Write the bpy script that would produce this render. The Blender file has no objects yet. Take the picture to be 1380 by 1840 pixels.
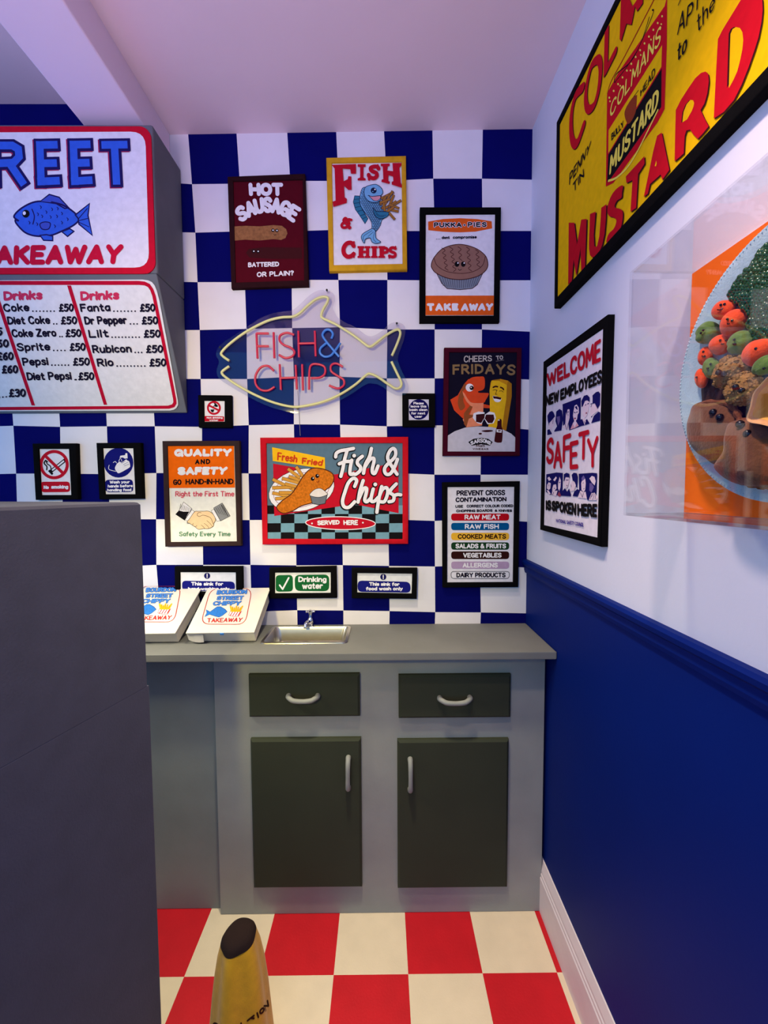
import bpy, bmesh, math, random
from mathutils import Vector, Matrix
from mathutils.geometry import tessellate_polygon
random.seed(7)
scene = bpy.context.scene
COL = scene.collection
# ------------------------------------------------------------------ camera
FPX, CX, CY = 740.3, 690.0, 920.0
PITCH, YAW, ROLL = -.05415, .00562, -.00517
CAM = Vector((0, -1.4974, 1.40))
_cp, _sp, _c, _s, _cr, _sr = math.cos(PITCH), math.sin(PITCH), math.cos(YAW), math.sin(YAW), math.cos(ROLL), math.sin(ROLL)
FW = Vector((_s*_cp, _c*_cp, _sp))
_r = Vector((_c, -_s, 0)); _u = _r.cross(FW)
RT = _cr*_r + _sr*_u
UP = -_sr*_r + _cr*_u
cd = bpy.data.cameras.new('camera'); cam = bpy.data.objects.new('camera', cd); COL.objects.link(cam)
cd.sensor_fit = 'HORIZONTAL'; cd.sensor_width = 36.0; cd.lens = 36.0*FPX/1380.0
cd.clip_start = .02; cd.clip_end = 50
m = Matrix(((RT.x, UP.x, -FW.x), (RT.y, UP.y, -FW.y), (RT.z, UP.z, -FW.z))).to_4x4(); m.translation = CAM
cam.matrix_world = m
scene.camera = cam
# ------------------------------------------------------------------ world, lights, exposure
vs = scene.view_settings
vs.view_transform = 'Standard'; vs.look = 'None'; vs.gamma = 1; vs.use_curve_mapping = False
vs.exposure = -0.06
w = bpy.data.worlds.new('room_surroundings'); scene.world = w; w.use_nodes = True
bg = w.node_tree.nodes['Background']; bg.inputs[0].default_value = (.16, .47, 1.0, 1); bg.inputs[1].default_value = 1.20
def light(name, kind, loc, target, energy, color, size=.2, spread=None, blend=1.0, size_y=None):
    d = bpy.data.lights.new(name, kind); d.energy = energy; d.color = color
    if kind == 'AREA':
        d.shape = 'RECTANGLE' if size_y else 'DISK'; d.size = size
        if size_y: d.size_y = size_y
        if spread: d.spread = math.radians(spread)
    else: d.shadow_soft_size = size
    if kind == 'SPOT': d.spot_size = math.radians(spread); d.spot_blend = blend
    o = bpy.data.objects.new(name, d); COL.objects.link(o); o.location = loc
    o.rotation_euler = (Vector(target)-Vector(loc)).to_track_quat('-Z', 'Y').to_euler()
    return o
light('track_spot_light', 'SPOT', (-.80, -2.3, 2.0), (-.45, -.1, 1.42), 128, (1.0, .81, .22), .10, 54)
light('ceiling_spot_light', 'AREA', (-.05, -1.15, 2.56), (.53, -1.05, 1.2), 4.3, (1.0, .74, .60), .10, 75)
light('ceiling_wash_light', 'AREA', (-.7, -2.2, 1.3), (-.4, -1.2, 2.6), 7.0, (.97, .76, 1.0), .7, 100)
light('counter_strip_light', 'AREA', (-.82, -.455, 1.30), (-.60, -.27, 0), 5.0, (1.0, .94, .68), .32, None, 1.0, .04)
light('down_light', 'AREA', (-.12, -.72, 2.58), (-.14, -.60, 0), 5.8, (1.0, .90, .61), .15, 70)
light('violet_led_light', 'AREA', (-1.1, -1.8, 1.6), (-.85, -.8, 2.6), 1.3, (.80, .30, 1), .5, 90)
# ------------------------------------------------------------------ helpers
def ray(x, y): return FW + RT*((x-CX)/FPX) - UP*((y-CY)/FPX)
def hit(x, y, P, N):
    D = ray(x, y); t = (Vector(P)-CAM).dot(N)/D.dot(N); return CAM + D*t
AX = (Vector((1, 0, 0)), Vector((0, 1, 0)), Vector((0, 0, 1)))
def at(x, y, ax, v): return hit(x, y, AX[ax]*v, AX[ax])
def lin(c):
    c = c/255.0
    return c/12.92 if c <= .04045 else ((c+.055)/1.055)**2.4
MATS = {}
def mat(name, rgb=None, rough=.85, metal=0, mott=.10, mscale=30, bump=.0, bscale=250, spec=.3, coat=0, sheen=0):
    if name in MATS: return MATS[name]
    m = bpy.data.materials.new(name); m.use_nodes = True; MATS[name] = m
    nt = m.node_tree; b = nt.nodes['Principled BSDF']
    col = (lin(rgb[0]), lin(rgb[1]), lin(rgb[2]), 1)
    b.inputs['Base Color'].default_value = col
    b.inputs['Roughness'].default_value = rough; b.inputs['Metallic'].default_value = metal
    b.inputs['Specular IOR Level'].default_value = spec
    if coat: b.inputs['Coat Weight'].default_value = coat; b.inputs['Coat Roughness'].default_value = .15
    if sheen: b.inputs['Sheen Weight'].default_value = sheen
    if mott or bump:
        tc = nt.nodes.new('ShaderNodeTexCoord')
    if mott:
        n = nt.nodes.new('ShaderNodeTexNoise'); n.inputs['Scale'].default_value = mscale; n.inputs['Detail'].default_value = 5
        nt.links.new(tc.outputs['Object'], n.inputs['Vector'])
        r = nt.nodes.new('ShaderNodeMapRange'); r.inputs[1].default_value = .25; r.inputs[2].default_value = .75
        r.inputs[3].default_value = 1-mott; r.inputs[4].default_value = 1+mott
        nt.links.new(n.outputs['Fac'], r.inputs[0])
        h = nt.nodes.new('ShaderNodeHueSaturation'); h.inputs['Color'].default_value = col
        nt.links.new(r.outputs[0], h.inputs['Value']); nt.links.new(h.outputs[0], b.inputs['Base Color'])
    if bump:
        n2 = nt.nodes.new('ShaderNodeTexNoise'); n2.inputs['Scale'].default_value = bscale; n2.inputs['Detail'].default_value = 4
        nt.links.new(tc.outputs['Object'], n2.inputs['Vector'])
        bp = nt.nodes.new('ShaderNodeBump'); bp.inputs['Strength'].default_value = bump; bp.inputs['Distance'].default_value = .002
        nt.links.new(n2.outputs['Fac'], bp.inputs['Height']); nt.links.new(bp.outputs[0], b.inputs['Normal'])
    return m
def acrylic(name, tint, rough=.0, ior=1.49):
    m = bpy.data.materials.new(name); m.use_nodes = True; MATS[name] = m
    nt = m.node_tree; nt.nodes.remove(nt.nodes['Principled BSDF'])
    out = nt.nodes['Material Output']
    t = nt.nodes.new('ShaderNodeBsdfTransparent'); t.inputs[0].default_value = (*tint, 1)
    g = nt.nodes.new('ShaderNodeBsdfGlossy'); g.inputs['Roughness'].default_value = rough
    f = nt.nodes.new('ShaderNodeFresnel')
    ge = nt.nodes.new('ShaderNodeNewGeometry'); mr = nt.nodes.new('ShaderNodeMapRange')    # same reflectance entering and leaving the sheet
    mr.inputs[3].default_value = ior; mr.inputs[4].default_value = 1/ior
    nt.links.new(ge.outputs['Backfacing'], mr.inputs[0]); nt.links.new(mr.outputs[0], f.inputs[0])
    mx = nt.nodes.new('ShaderNodeMixShader')
    nt.links.new(f.outputs[0], mx.inputs[0]); nt.links.new(t.outputs[0], mx.inputs[1]); nt.links.new(g.outputs[0], mx.inputs[2])
    nt.links.new(mx.outputs[0], out.inputs[0])
    return m
def C(*rgb, **k):
    return mat('paint_%02x%02x%02x' % rgb, rgb, **({'rough': .9, 'mott': .07, 'mscale': 60, 'spec': .08} | k))
class MB:
    """collects polygons, builds ONE mesh object"""
    def __init__(s): s.v = []; s.f = []; s.m = []; s.mats = []
    def mi(s, m):
        if m not in s.mats: s.mats.append(m)
        return s.mats.index(m)
    def add(s, vs, fs, m):
        o = len(s.v); s.v += [Vector(p) for p in vs]; k = s.mi(m)
        for f in fs: s.f.append([o+i for i in f]); s.m.append(k)
    def box(s, lo, hi, m):
        x0, y0, z0 = lo; x1, y1, z1 = hi
        s.add([(x0,y0,z0),(x1,y0,z0),(x1,y1,z0),(x0,y1,z0),(x0,y0,z1),(x1,y0,z1),(x1,y1,z1),(x0,y1,z1)],
              [(3,2,1,0),(4,5,6,7),(0,1,5,4),(1,2,6,5),(2,3,7,6),(3,0,4,7)], m)
    def rings(s, rings, m, cap0=True, cap1=True):
        n = len(rings[0]); vs = [p for r in rings for p in r]; fs = []
        for a in range(len(rings)-1):
            for i in range(n):
                j = (i+1) % n; fs.append((a*n+i, a*n+j, (a+1)*n+j, (a+1)*n+i))
        if cap0: fs.append(tuple(range(n-1, -1, -1)))
        if cap1: fs.append(tuple((len(rings)-1)*n+i for i in range(n)))
        s.add(vs, fs, m)
    def tube(s, pts, r, m, seg=10, closed=False, caps=True):
        pts = [Vector(p) for p in pts]; n = len(pts); rs = r if isinstance(r, (list, tuple)) else [r]*n
        rings = []; prev = None
        for i, p in enumerate(pts):
            a = pts[(i-1) % n] if (closed or i > 0) else p; b = pts[(i+1) % n] if (closed or i < n-1) else p
            t = (b-a).normalized()
            if prev is None:
                q = t.orthogonal().normalized()
            else: q = (prev - t*prev.dot(t)).normalized()
            prev = q; w = t.cross(q)
            rings.append([p + (q*math.cos(2*math.pi*k/seg) + w*math.sin(2*math.pi*k/seg))*rs[i] for k in range(seg)])
        if closed: rings.append(rings[0])
        s.rings(rings, m, caps and not closed, caps and not closed)
    def sphere(s, c, r, m, nu=14, nv=8, sc=(1, 1, 1), rot=None, fn=None):
        vs = []; fs = []
        for i in range(nv+1):
            for j in range(nu):
                th = math.pi*i/nv; ph = 2*math.pi*j/nu
                d = Vector((math.sin(th)*math.cos(ph), math.sin(th)*math.sin(ph), math.cos(th)))
                k = r*(fn(d) if fn else 1)
                p = Vector((d.x*sc[0]*k, d.y*sc[1]*k, d.z*sc[2]*k))
                if rot: p = rot @ p
                vs.append(Vector(c)+p)
        for i in range(nv):
            for j in range(nu):
                k = (j+1) % nu
                fs.append((i*nu+j, (i+1)*nu+j, (i+1)*nu+k, i*nu+k))
        s.add(vs, fs, m)
    def build(s, name, parent=None, smooth=False, bevel=0, origin=None, angle=40, label=None, fix=True):
        me = bpy.data.meshes.new(name)
        o = bpy.data.objects.new(name, me); COL.objects.link(o)
        L = parent_loc(parent) if parent else (Vector(origin) if origin else Vector((0, 0, 0)))
        me.from_pydata([p-L for p in s.v], [], s.f)
        for mm in s.mats: me.materials.append(mm)
        me.polygons.foreach_set('material_index', s.m)
        bm = bmesh.new(); bm.from_mesh(me)
        if fix:
            bmesh.ops.remove_doubles(bm, verts=bm.verts, dist=1e-7)
            bmesh.ops.recalc_face_normals(bm, faces=bm.faces)
        bm.to_mesh(me); bm.free()
        if smooth:
            me.polygons.foreach_set('use_smooth', [True]*len(me.polygons)); me.set_sharp_from_angle(angle=math.radians(angle))
        if parent: o.parent = parent
        elif origin: o.location = L
        if bevel:
            b = o.modifiers.new('bevel', 'BEVEL'); b.width = bevel; b.segments = 2; b.limit_method = 'ANGLE'; b.angle_limit = math.radians(40)
        if label: o['label'] = label
        return o
def parent_loc(p):
    v = Vector(p.location)
    while p.parent: p = p.parent; v = v + Vector(p.location)
    return v
def thing(name, label, cat, loc, group=None):
    o = bpy.data.objects.new(name, None); COL.objects.link(o); o.location = loc
    o.empty_display_size = .05
    return tag(o, label, cat, group)
def tag(o, label, cat, group=None):
    o['label'] = label; o['category'] = cat
    if group: o['group'] = group
    return o
def structure(o): o['kind'] = 'structure'; return o
def smooth_pts(p, closed=False, k=6):
    n = len(p); out = []
    if n < 3: return list(p)
    rng = range(n) if closed else range(n-1)
    for i in rng:
        p0 = p[(i-1) % n] if (closed or i > 0) else p[0]
        p1 = p[i]; p2 = p[(i+1) % n]
        p3 = p[(i+2) % n] if (closed or i+2 < n) else p[-1]
        for j in range(k):
            t = j/k; t2 = t*t; t3 = t2*t
            out.append(tuple(.5*(2*b+(c-a)*t+(2*a-5*b+4*c-d)*t2+(3*b-a-3*c+d)*t3) for a, b, c, d in zip(p0, p1, p2, p3)))
    if not closed: out.append(tuple(p[-1]))
    return out
def P2(s):
    """'x,y x,y' or 'x y x y' -> list of pairs"""
    v = [float(q) for q in s.replace(',', ' ').split()]
    return list(zip(v[0::2], v[1::2]))
FONT = {}
for ln in '''A 7 0 0 3.5 10 7 0|1.3 3.3 5.7 3.3
B 6 0 0 0 10|~0 10 4 9.8 5.2 7.8 4 5.6 0 5.4|~0 5.4 4.6 5 6 2.7 4.4 .2 0 0
C 6.4 ~6.3 8.2 5 9.8 3 10 1 8.6 0 5 1 1.4 3 0 5 .2 6.3 1.8
D 6.4 0 0 0 10|~0 10 3.5 9.6 6 7.5 6.4 5 6 2.5 3.5 .4 0 0
E 5.5 5.5 10 0 10 0 0 5.5 0|0 5.2 4.6 5.2
F 5.2 5.2 10 0 10 0 0|0 5.2 4.4 5.2
G 6.8 ~6.3 8.4 5 9.8 3 10 1 8.6 0 5 1 1.4 3 0 5.4 .6 6.6 2.4|6.6 .4 6.6 4.6 3.8 4.6
H 6.5 0 0 0 10|6.5 0 6.5 10|0 5 6.5 5
I .01 0 0 0 10
J 4.6 ~4.6 10 4.6 3 3.6 .4 1.8 0 0 1.8
K 6 0 0 0 10|5.8 10 0 4.4|1.8 6 6.2 0
L 5 0 10 0 0 5 0
M 8 0 0 .6 10 4 3 7.4 10 8 0
N 6.5 0 0 0 10 6.5 0 6.5 10
O 7 c3.5 10 1 8.6 0 5 1 1.4 3.5 0 6 1.4 7 5 6 8.6
P 5.8 0 0 0 10|~0 10 4.2 9.8 5.8 7.3 4.2 4.8 0 4.6
Q 7 c3.5 10 1 8.6 0 5 1 1.4 3.5 0 6 1.4 7 5 6 8.6|4.2 3 7.2 -.6
R 6.2 0 0 0 10|~0 10 4.2 9.8 5.6 7.4 4.2 5 0 4.8|2.6 4.8 6.2 0
S 6 ~5.8 8.4 4.6 9.8 2.6 10 .6 8.8 .4 7 1.8 5.6 4.2 4.6 5.8 3.2 5.6 1.2 3.8 0 1.6 .2 0 1.8
T 6.4 0 10 6.4 10|3.2 10 3.2 0
U 6.4 ~0 10 0 6 .2 2.6 1.6 .4 3.2 0 4.8 .4 6.2 2.6 6.4 6 6.4 10
V 6.8 0 10 3.4 0 6.8 10
W 9.4 0 10 2.3 0 4.7 8.6 7.1 0 9.4 10
X 6.4 0 10 6.4 0|0 0 6.4 10
Y 6.6 0 10 3.3 4.8 6.6 10|3.3 4.8 3.3 0
Z 6 0 10 6 10 0 0 6 0
a 4.7 ~4.6 6.2 2.4 6.6 .4 5 .2 2.6 1.4 .3 3 .3 4.6 2.2|4.7 6.6 4.7 0
b 5 0 10 0 0|~0 4.4 1.6 6.3 3.6 6.3 4.9 4.4 4.7 1.8 3.2 0 1.4 .2 0 1.8
c 4.3 ~4.3 5.6 2.6 6.6 .6 5.4 0 3.2 .6 1 2.4 0 4.3 1
d 5 5 10 5 0|~5 4.4 3.4 6.4 1.4 6.3 .1 4.4 .2 1.8 1.6 0 3.4 .2 5 1.8
e 4.7 ~.2 3.4 4.7 3.6 4.2 5.8 2.4 6.6 .6 5.4 0 3.2 .8 .8 2.6 0 4.5 1
f 3.4 ~3.6 9.2 2.4 10 1.3 8.8 1.2 6 1.2 0|0 6.2 3 6.2
g 4.8 ~4.7 4.4 3.2 6.4 1.3 6.3 .1 4.4 .2 2 1.6 .4 3.2 .5 4.7 2|~4.8 6.4 4.8 0 4.2 -2.4 2.2 -3.2 .4 -2.4
h 4.8 0 10 0 0|~0 4 1.6 6.2 3.6 6.2 4.7 4.4 4.8 0
i .01 0 6.4 0 0|0 8.9 0 9.3
k 4.6 0 10 0 0|4.4 6.4 0 2.8|1.4 3.8 4.6 0
l .01 0 10 0 0
m 7.6 0 6.4 0 0|~0 4.2 1.4 6.3 3 6.2 3.8 4.4 3.8 0|~3.8 4.2 5.2 6.3 6.8 6.2 7.6 4.4 7.6 0
n 4.8 0 6.4 0 0|~0 4 1.6 6.3 3.6 6.2 4.7 4.4 4.8 0
o 4.8 c2.4 6.5 .6 5.6 0 3.2 .6 .9 2.4 0 4.2 .9 4.8 3.2 4.2 5.6
p 5 0 6.4 0 -3.2|~0 4.4 1.6 6.3 3.6 6.3 4.9 4.4 4.7 1.8 3.2 0 1.4 .2 0 1.8
r 3.2 0 6.4 0 0|~0 3.6 1 5.8 2.4 6.5 3.4 6
s 3.9 ~3.8 5.6 2.4 6.6 .6 6 .4 4.6 2 3.5 3.8 2.4 3.8 .9 2.2 0 0 .8
t 3.4 ~1.4 9 1.4 2 2 .2 3.6 .4|0 6.4 3.2 6.4
u 4.8 ~0 6.4 0 2.4 1 .2 2.6 0 4 1 4.7 3|4.8 6.4 4.8 0
v 4.8 0 6.4 2.4 0 4.8 6.4
w 7.2 0 6.4 1.8 0 3.6 5.6 5.4 0 7.2 6.4
x 4.4 0 6.4 4.4 0|0 0 4.4 6.4
y 4.8 0 6.4 2.4 .4|4.8 6.4 2.4 .4 .8 -3.2
z 4.2 0 6.4 4.2 6.4 0 0 4.2 0
0 5.4 c2.7 10 .6 8 0 5 .6 2 2.7 0 4.8 2 5.4 5 4.8 8
3 4.6 ~.2 9 2 10 4 9.2 4.2 7 1.8 5.4|~1.8 5.4 4.4 4.6 4.6 1.8 2.6 0 0 1
5 5 4.8 10 .8 10 .4 5.6|~.4 5.6 2.6 6.4 4.6 5.4 5 3 3.8 .5 1.8 0 0 1
6 5 ~4.2 9.8 1.6 8 .2 4.6 .6 1.4 2.6 0 4.6 1.4 4.8 3.6 3.4 5.6 1.4 5 .2 3
£ 5.2 ~5 8.6 3.8 10 2 9.4 1.6 7.4 2 4 1.2 .8 0 0|~0 0 2 .8 3.6 0 5.4 .4|.4 4.6 4 4.6
. .01 0 0 0 .4
- 2.6 0 4.6 2.6 4.6
' .01 0 10 0 8.2
! .01 0 10 0 3|0 .3 0 0
? 4.6 ~0 8 .8 9.7 2.6 10 4.4 8.6 4 6.6 2.4 5 2.3 3|2.3 .4 2.3 0
& 6.8 ~7 0 2.2 6.2 1.6 8.4 2.8 10 4.2 9.2 4 7.4 1.2 4.8 .2 2.6 1 .4 3 0 5.2 1.4 6.4 4.6'''.split('\n'):
    a = ln.split(' ', 2); st = []
    for q in a[2].split('|'):
        if q[0] == '~': st.append((smooth_pts(P2(q[1:]), False, 4), False))
        elif q[0] == 'c': pp = smooth_pts(P2(q[1:]), True, 3); st.append((pp, True))
        else: st.append((P2(q), False))
    FONT[a[0]] = (float(a[1]), st)
def quad_bez(p, u):
    if len(p) == 2: return Vector(p[0])*(1-u) + Vector(p[1])*u
    a, b, c = (Vector(q) for q in p); b = 2*b - .5*(a+c)
    return a*(1-u)**2 + b*2*u*(1-u) + c*u*u
class Canvas:
    """painted artwork on one plane; coordinates are read off the photograph and land on the real plane"""
    def __init__(s, P, N, parent, z0=.0006):
        s.P, s.N, s.parent = Vector(P), Vector(N).normalized(), parent
        up = Vector((0, 0, 1)) if abs(s.N.z) < .9 else Vector((0, 1, 0))
        s.e1 = up.cross(s.N).normalized(); s.e2 = s.N.cross(s.e1); s.z = z0; s.parts = {}; s.cur = None; s.nl = 0
        s.crop = (0, 0, 1.0); s.begin('picture')
    def begin(s, name): s.group = name; s.nl += 1; s.cur = s.parts.setdefault((name, s.nl), MB()); return s
    def T(s, x0, y0, k): s.crop = (x0, y0, k); return s
    def q2(s, p):
        x0, y0, k = s.crop
        h = hit(x0+p[0]/k, y0+p[1]/k, s.P, s.N) - s.P
        return (h.dot(s.e1), h.dot(s.e2))
    def scale(s, p):
        x0, y0, k = s.crop
        h = hit(x0+p[0]/k, y0+p[1]/k, s.P, s.N); return (h-CAM).dot(FW)/FPX/k
    def w3(s, q, z): return s.P + s.e1*q[0] + s.e2*q[1] + s.N*z
    def _ngon(s, q, m, z):
        tri = tessellate_polygon([[Vector((a, b, 0)) for a, b in q]])
        s.cur.add([s.w3(p, z) for p in q], [tuple(t) for t in tri], m)
    def poly(s, pts, m, sm=False, line=None, lw=2):
        if isinstance(pts, str): pts = P2(pts)
        pp = smooth_pts(pts, True, 6) if sm else pts
        s.z += 2e-5
        s._ngon([s.q2(p) for p in pp], m, s.z)
        if line: s.line(pp, lw, line, closed=True)
    def ell(s, cx, cy, rx, ry, m, rot=0, line=None, lw=2, n=28):
        c, si = math.cos(math.radians(rot)), math.sin(math.radians(rot))
        s.poly([(cx+rx*math.cos(t)*c-ry*math.sin(t)*si, cy+rx*math.cos(t)*si+ry*math.sin(t)*c) for t in (2*math.pi*i/n for i in range(n))], m, False, line, lw)
    def rrect(s, tl, tr, br, bl, r, m, line=None, lw=2):
        cs = [Vector(q) for q in (tl, tr, br, bl)]; out = []
        for i in range(4):
            c = cs[i]; a = (cs[i-1]-c).normalized(); b = (cs[(i+1) % 4]-c).normalized()
            for k in range(6):
                t = k/5; out.append(tuple(c + a*r*(1-t)**2 + b*r*t*t))
        if m: s.poly(out, m, False, line, lw)
        else: s.line(out, lw, line, closed=True)
    def line(s, pts, w, m, sm=False, closed=False, cap='r'):
        if isinstance(pts, str): pts = P2(pts)
        if sm: pts = smooth_pts(pts, closed, 6)
        s.z += 2e-5
        s._stroke([s.q2(p) for p in pts], w*s.scale(pts[len(pts)//2]), m, s.z, closed, cap)
    def _stroke(s, q, w, m, z, closed=False, cap='r'):
        h = w/2; P = []
        for p in q:
            p = Vector(p)
            if not P or (p-P[-1]).length > 1e-6: P.append(p)
        if closed and len(P) > 2 and (P[0]-P[-1]).length < 1e-6: P.pop()
        if len(P) < 2: return
        runs = [[P[0]]]; n = len(P)
        if closed: runs = [P + [P[0]]]
        else:
            for i in range(1, n):
                runs[-1].append(P[i])
                if i < n-1:
                    a = (P[i]-P[i-1]).normalized(); b = (P[i+1]-P[i]).normalized()
                    if a.dot(b) < .45: runs.append([P[i]])
        for k, r in enumerate(runs):
            zz = z + k*2e-6; N = len(r); L = []; R = []
            for i in range(N):
                if closed:
                    a = r[i]-r[i-1] if i > 0 else r[0]-r[-2]
                    b = r[i+1]-r[i] if i < N-1 else r[1]-r[0]
                else:
                    a = r[i]-r[i-1] if i > 0 else r[1]-r[0]
                    b = r[i+1]-r[i] if i < N-1 else a
                a = a.normalized(); b = b.normalized(); t = (a+b)
                t = t.normalized() if t.length > 1e-6 else a
                nn = Vector((-t.y, t.x)); d = max(.6, nn.dot(Vector((-a.y, a.x))))
                L.append(r[i]+nn*h/d); R.append(r[i]-nn*h/d)
            nv = len(L); vs = L + R; zs = [zz + i*1e-6 for i in range(nv)]*2; fs = [(i, i+1, N+i+1, N+i) for i in range(N-1)]
            if not closed:
                for e, idx in ((0, 0), (1, N-1)):
                    t = (r[0]-r[1]).normalized() if e == 0 else (r[-1]-r[-2]).normalized()
                    nn = Vector((-t.y, t.x)); o = len(vs); c = r[idx]
                    if cap == 'r':
                        arc = [c + nn*h*math.cos(x) + t*h*math.sin(x) for x in (math.pi*j/6 for j in range(7))]
                    elif cap == 's': arc = [c+nn*h, c+nn*h+t*h, c-nn*h+t*h, c-nn*h]
                    else: continue
                    vs += arc; zs += [zz + idx*1e-6]*len(arc); fs.append(tuple(range(o, o+len(arc))))
            s.cur.add([s.w3(v, q_) for v, q_ in zip(vs, zs)], fs, m)
    def text(s, txt, B, T, w, m, gap=2.6, cap='r', out=None, ow=0, shift=None, inset=True):
        if isinstance(B, str): B = P2(B)
        if isinstance(T, str): T = P2(T)
        if isinstance(T, (int, float)): T = [(x, y-T) for x, y in B]
        if s.group == 'lettering': s.nl += 1; s.cur = s.parts.setdefault(('lettering', s.nl), MB())
        x = 0; gl = []
        for ch in txt:
            if ch == ' ': x += 4.2; continue
            g = FONT[ch]; gl.append((x, g)); x += g[0] + gap
        W = x-gap
        for g in gl: pass
        B = [Vector(p) for p in B]; T = [Vector(p) for p in T]
        if inset:
            d = (B[-1]-B[0]).normalized()*w*.5
            B[0] = B[0]+d; B[-1] = B[-1]-d; T[0] = T[0]+d; T[-1] = T[-1]-d
            B, T = ([b+(t-b).normalized()*w*.5 for b, t in zip(B, T)], [t-(t-b).normalized()*w*.5 for b, t in zip(B, T)])
        passes = [(w, m, (0, 0))]; zkeep = s.z + 2e-5
        if out: passes.insert(0, (w+2*ow, out, shift or (0, 0)))
        for pn, (ww, mm, sh) in enumerate(passes):
            if pn: s.z += 1.2e-4
            s.z += 3e-5; gi = 0
            for x, (gw, strokes) in gl:
                gi += 1
                sc = s.scale(tuple(quad_bez(B, (x+gw/2)/W)))
                for k, (pts, cl) in enumerate(strokes):
                    q = []
                    for px, py in pts:
                        u = (x+px)/W; v = py/10
                        b = quad_bez(B, u); t = quad_bez(T, u)
                        p = b + (t-b)*v + Vector(sh); q.append(s.q2(p))
                    s._stroke(q, ww*sc, mm, s.z + (gi % 2)*2e-5 + k*1.2e-5, cl, cap)
        s.z = zkeep
    def done(s):
        for n, b in s.parts.items():
            if b.f: b.build(n if isinstance(n, str) else n[0], s.parent, fix=False)
# ------------------------------------------------------------------ room shell
XR = .5311                      # right wall plane
WH = mat('white_wall_paint', (236, 230, 234), .82, mott=.035, mscale=9, bump=.12, bscale=90)
BL = mat('blue_wall_paint', (5, 7, 92), .9, spec=.06, mott=.08, mscale=9, bump=.12, bscale=90)
COLS = {}
def grid_override():
    t = '''0 0 338 240|2 0 516 237|7 0 957 232|5 0 777 233.5|6 0 867.5 232|1 0 425 240|3 0 604 235|4 0 690 234
0 1 345 331|6 1 866 321|5 1 778.5 321|1 1 431 330|7 1 953 323|0 2 351 418|7 2 953 415|3 2 606 413|0 3 355 507|2 3 524 503|3 3 608 503|4 3 696 503|1 3 440 507
1 4 443 591|2 4 525 589.5|3 4 611 588|4 4 696 592|5 4 781 592|6 4 866 592|7 4 952 596|0 4 359 593|0 5 360.5 681|1 5 444 681|2 5 528 677|3 5 610 677|4 5 695 680|5 5 781 680|7 5 951 682
1 6 447 764|2 6 528 762.5|3 6 611 763|-4 6 24 765|-3 6 108 767|-2 6 192 766|-1 6 278 766|0 6 363 767|4 6 695 766|7 6 950 772
-4 7 29 851|-3 7 109 851|-1 7 281 850|0 7 363 850|5 7 780.6 853|6 7 863.6 853|7 7 948 853|-1 8 280.5 933|0 8 364 934|5 8 781 936|7 8 947 937.5|-2 8 197 933
-1 9 281 1015|0 9 365 1015|1 9 450 1015|2 9 532.5 1016|3 9 616 1015.5|4 9 699 1017|5 9 781.5 1018|7 9 946.5 1020|2 10 534 1096.5|3 10 617 1097|4 10 700 1098|5 10 782 1100|6 10 864 1100.5|7 10 946 1102'''
    d = {}
    for q in t.replace('\n', '|').split('|'):
        a = q.split(); d[int(a[0]), int(a[1])] = at(float(a[2]), float(a[3]), 1, 0)
    return d
GO = grid_override()
def gp(i, j):
    x = -.6484+.168*i; z = 2.6446-.16907*j
    if (i, j) in GO: x, z = GO[i, j].x, GO[i, j].z
    if i == 7: x = XR
    if j == 16: z = 0
    return Vector((x, 0, z))
wb = MB()
for i in range(-9, 7):
    for j in range(0, 16):
        a, b, c, d = gp(i, j), gp(i+1, j), gp(i+1, j+1), gp(i, j+1)
        wb.add([a, d, c, b], [(0, 1, 2, 3)], BL if (i+j) % 2 == 0 else WH)
    a, b = gp(i, 0), gp(i+1, 0)
    wb.add([a, b, b+Vector((0, 0, .16)), a+Vector((0, 0, .16))], [(0, 1, 2, 3)], BL if i < -1 else WH)
x0 = gp(-9, 0).x
# thickness behind the painted face
wb.box((x0, .004, 0), (XR, .1, 2.8), WH)
structure(wb.build('wall_back', fix=False))
wr = MB()
RU = mat('lavender_white_wall_paint', (226, 226, 238), .8, mott=.02, mscale=6, bump=.10, bscale=120)
RB = mat('glossy_blue_wall_paint', (0, 28, 106), .55, mott=.05, mscale=5, bump=.10, bscale=120, spec=.10)
wr.box((XR, -2.6, 1.10), (XR+.1, .1, 2.8), RU); wr.box((XR, -2.6, 0), (XR+.1, .1, 1.10), RB)
structure(wr.build('wall_right'))
# dado rail with an ogee-like profile, swept along the wall
def sweep(prof, y0, y1, m, name):
    b = MB(); b.rings([[(XR-d, y, z) for d, z in prof] for y in (y0, y1)], m)
    return structure(b.build(name))
sweep([(0, 1.092), (.006, 1.094), (.009, 1.104), (.009, 1.120), (.016, 1.126), (.018, 1.136), (.013, 1.1425), (0, 1.1435)], -2.6, 0, RB, 'trim_1')
SKM = mat('white_gloss_skirting_paint', (226, 214, 214), .45, mott=.03, bump=.05)
sweep([(0, 0), (.015, 0), (.015, .118), (.0125, .122), (.0125, .130), (.010, .134), (.010, .142), (.006, .158), (.003, .170), (0, .1715)], -2.6, 0, SKM, 'baseboard_right')
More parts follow.
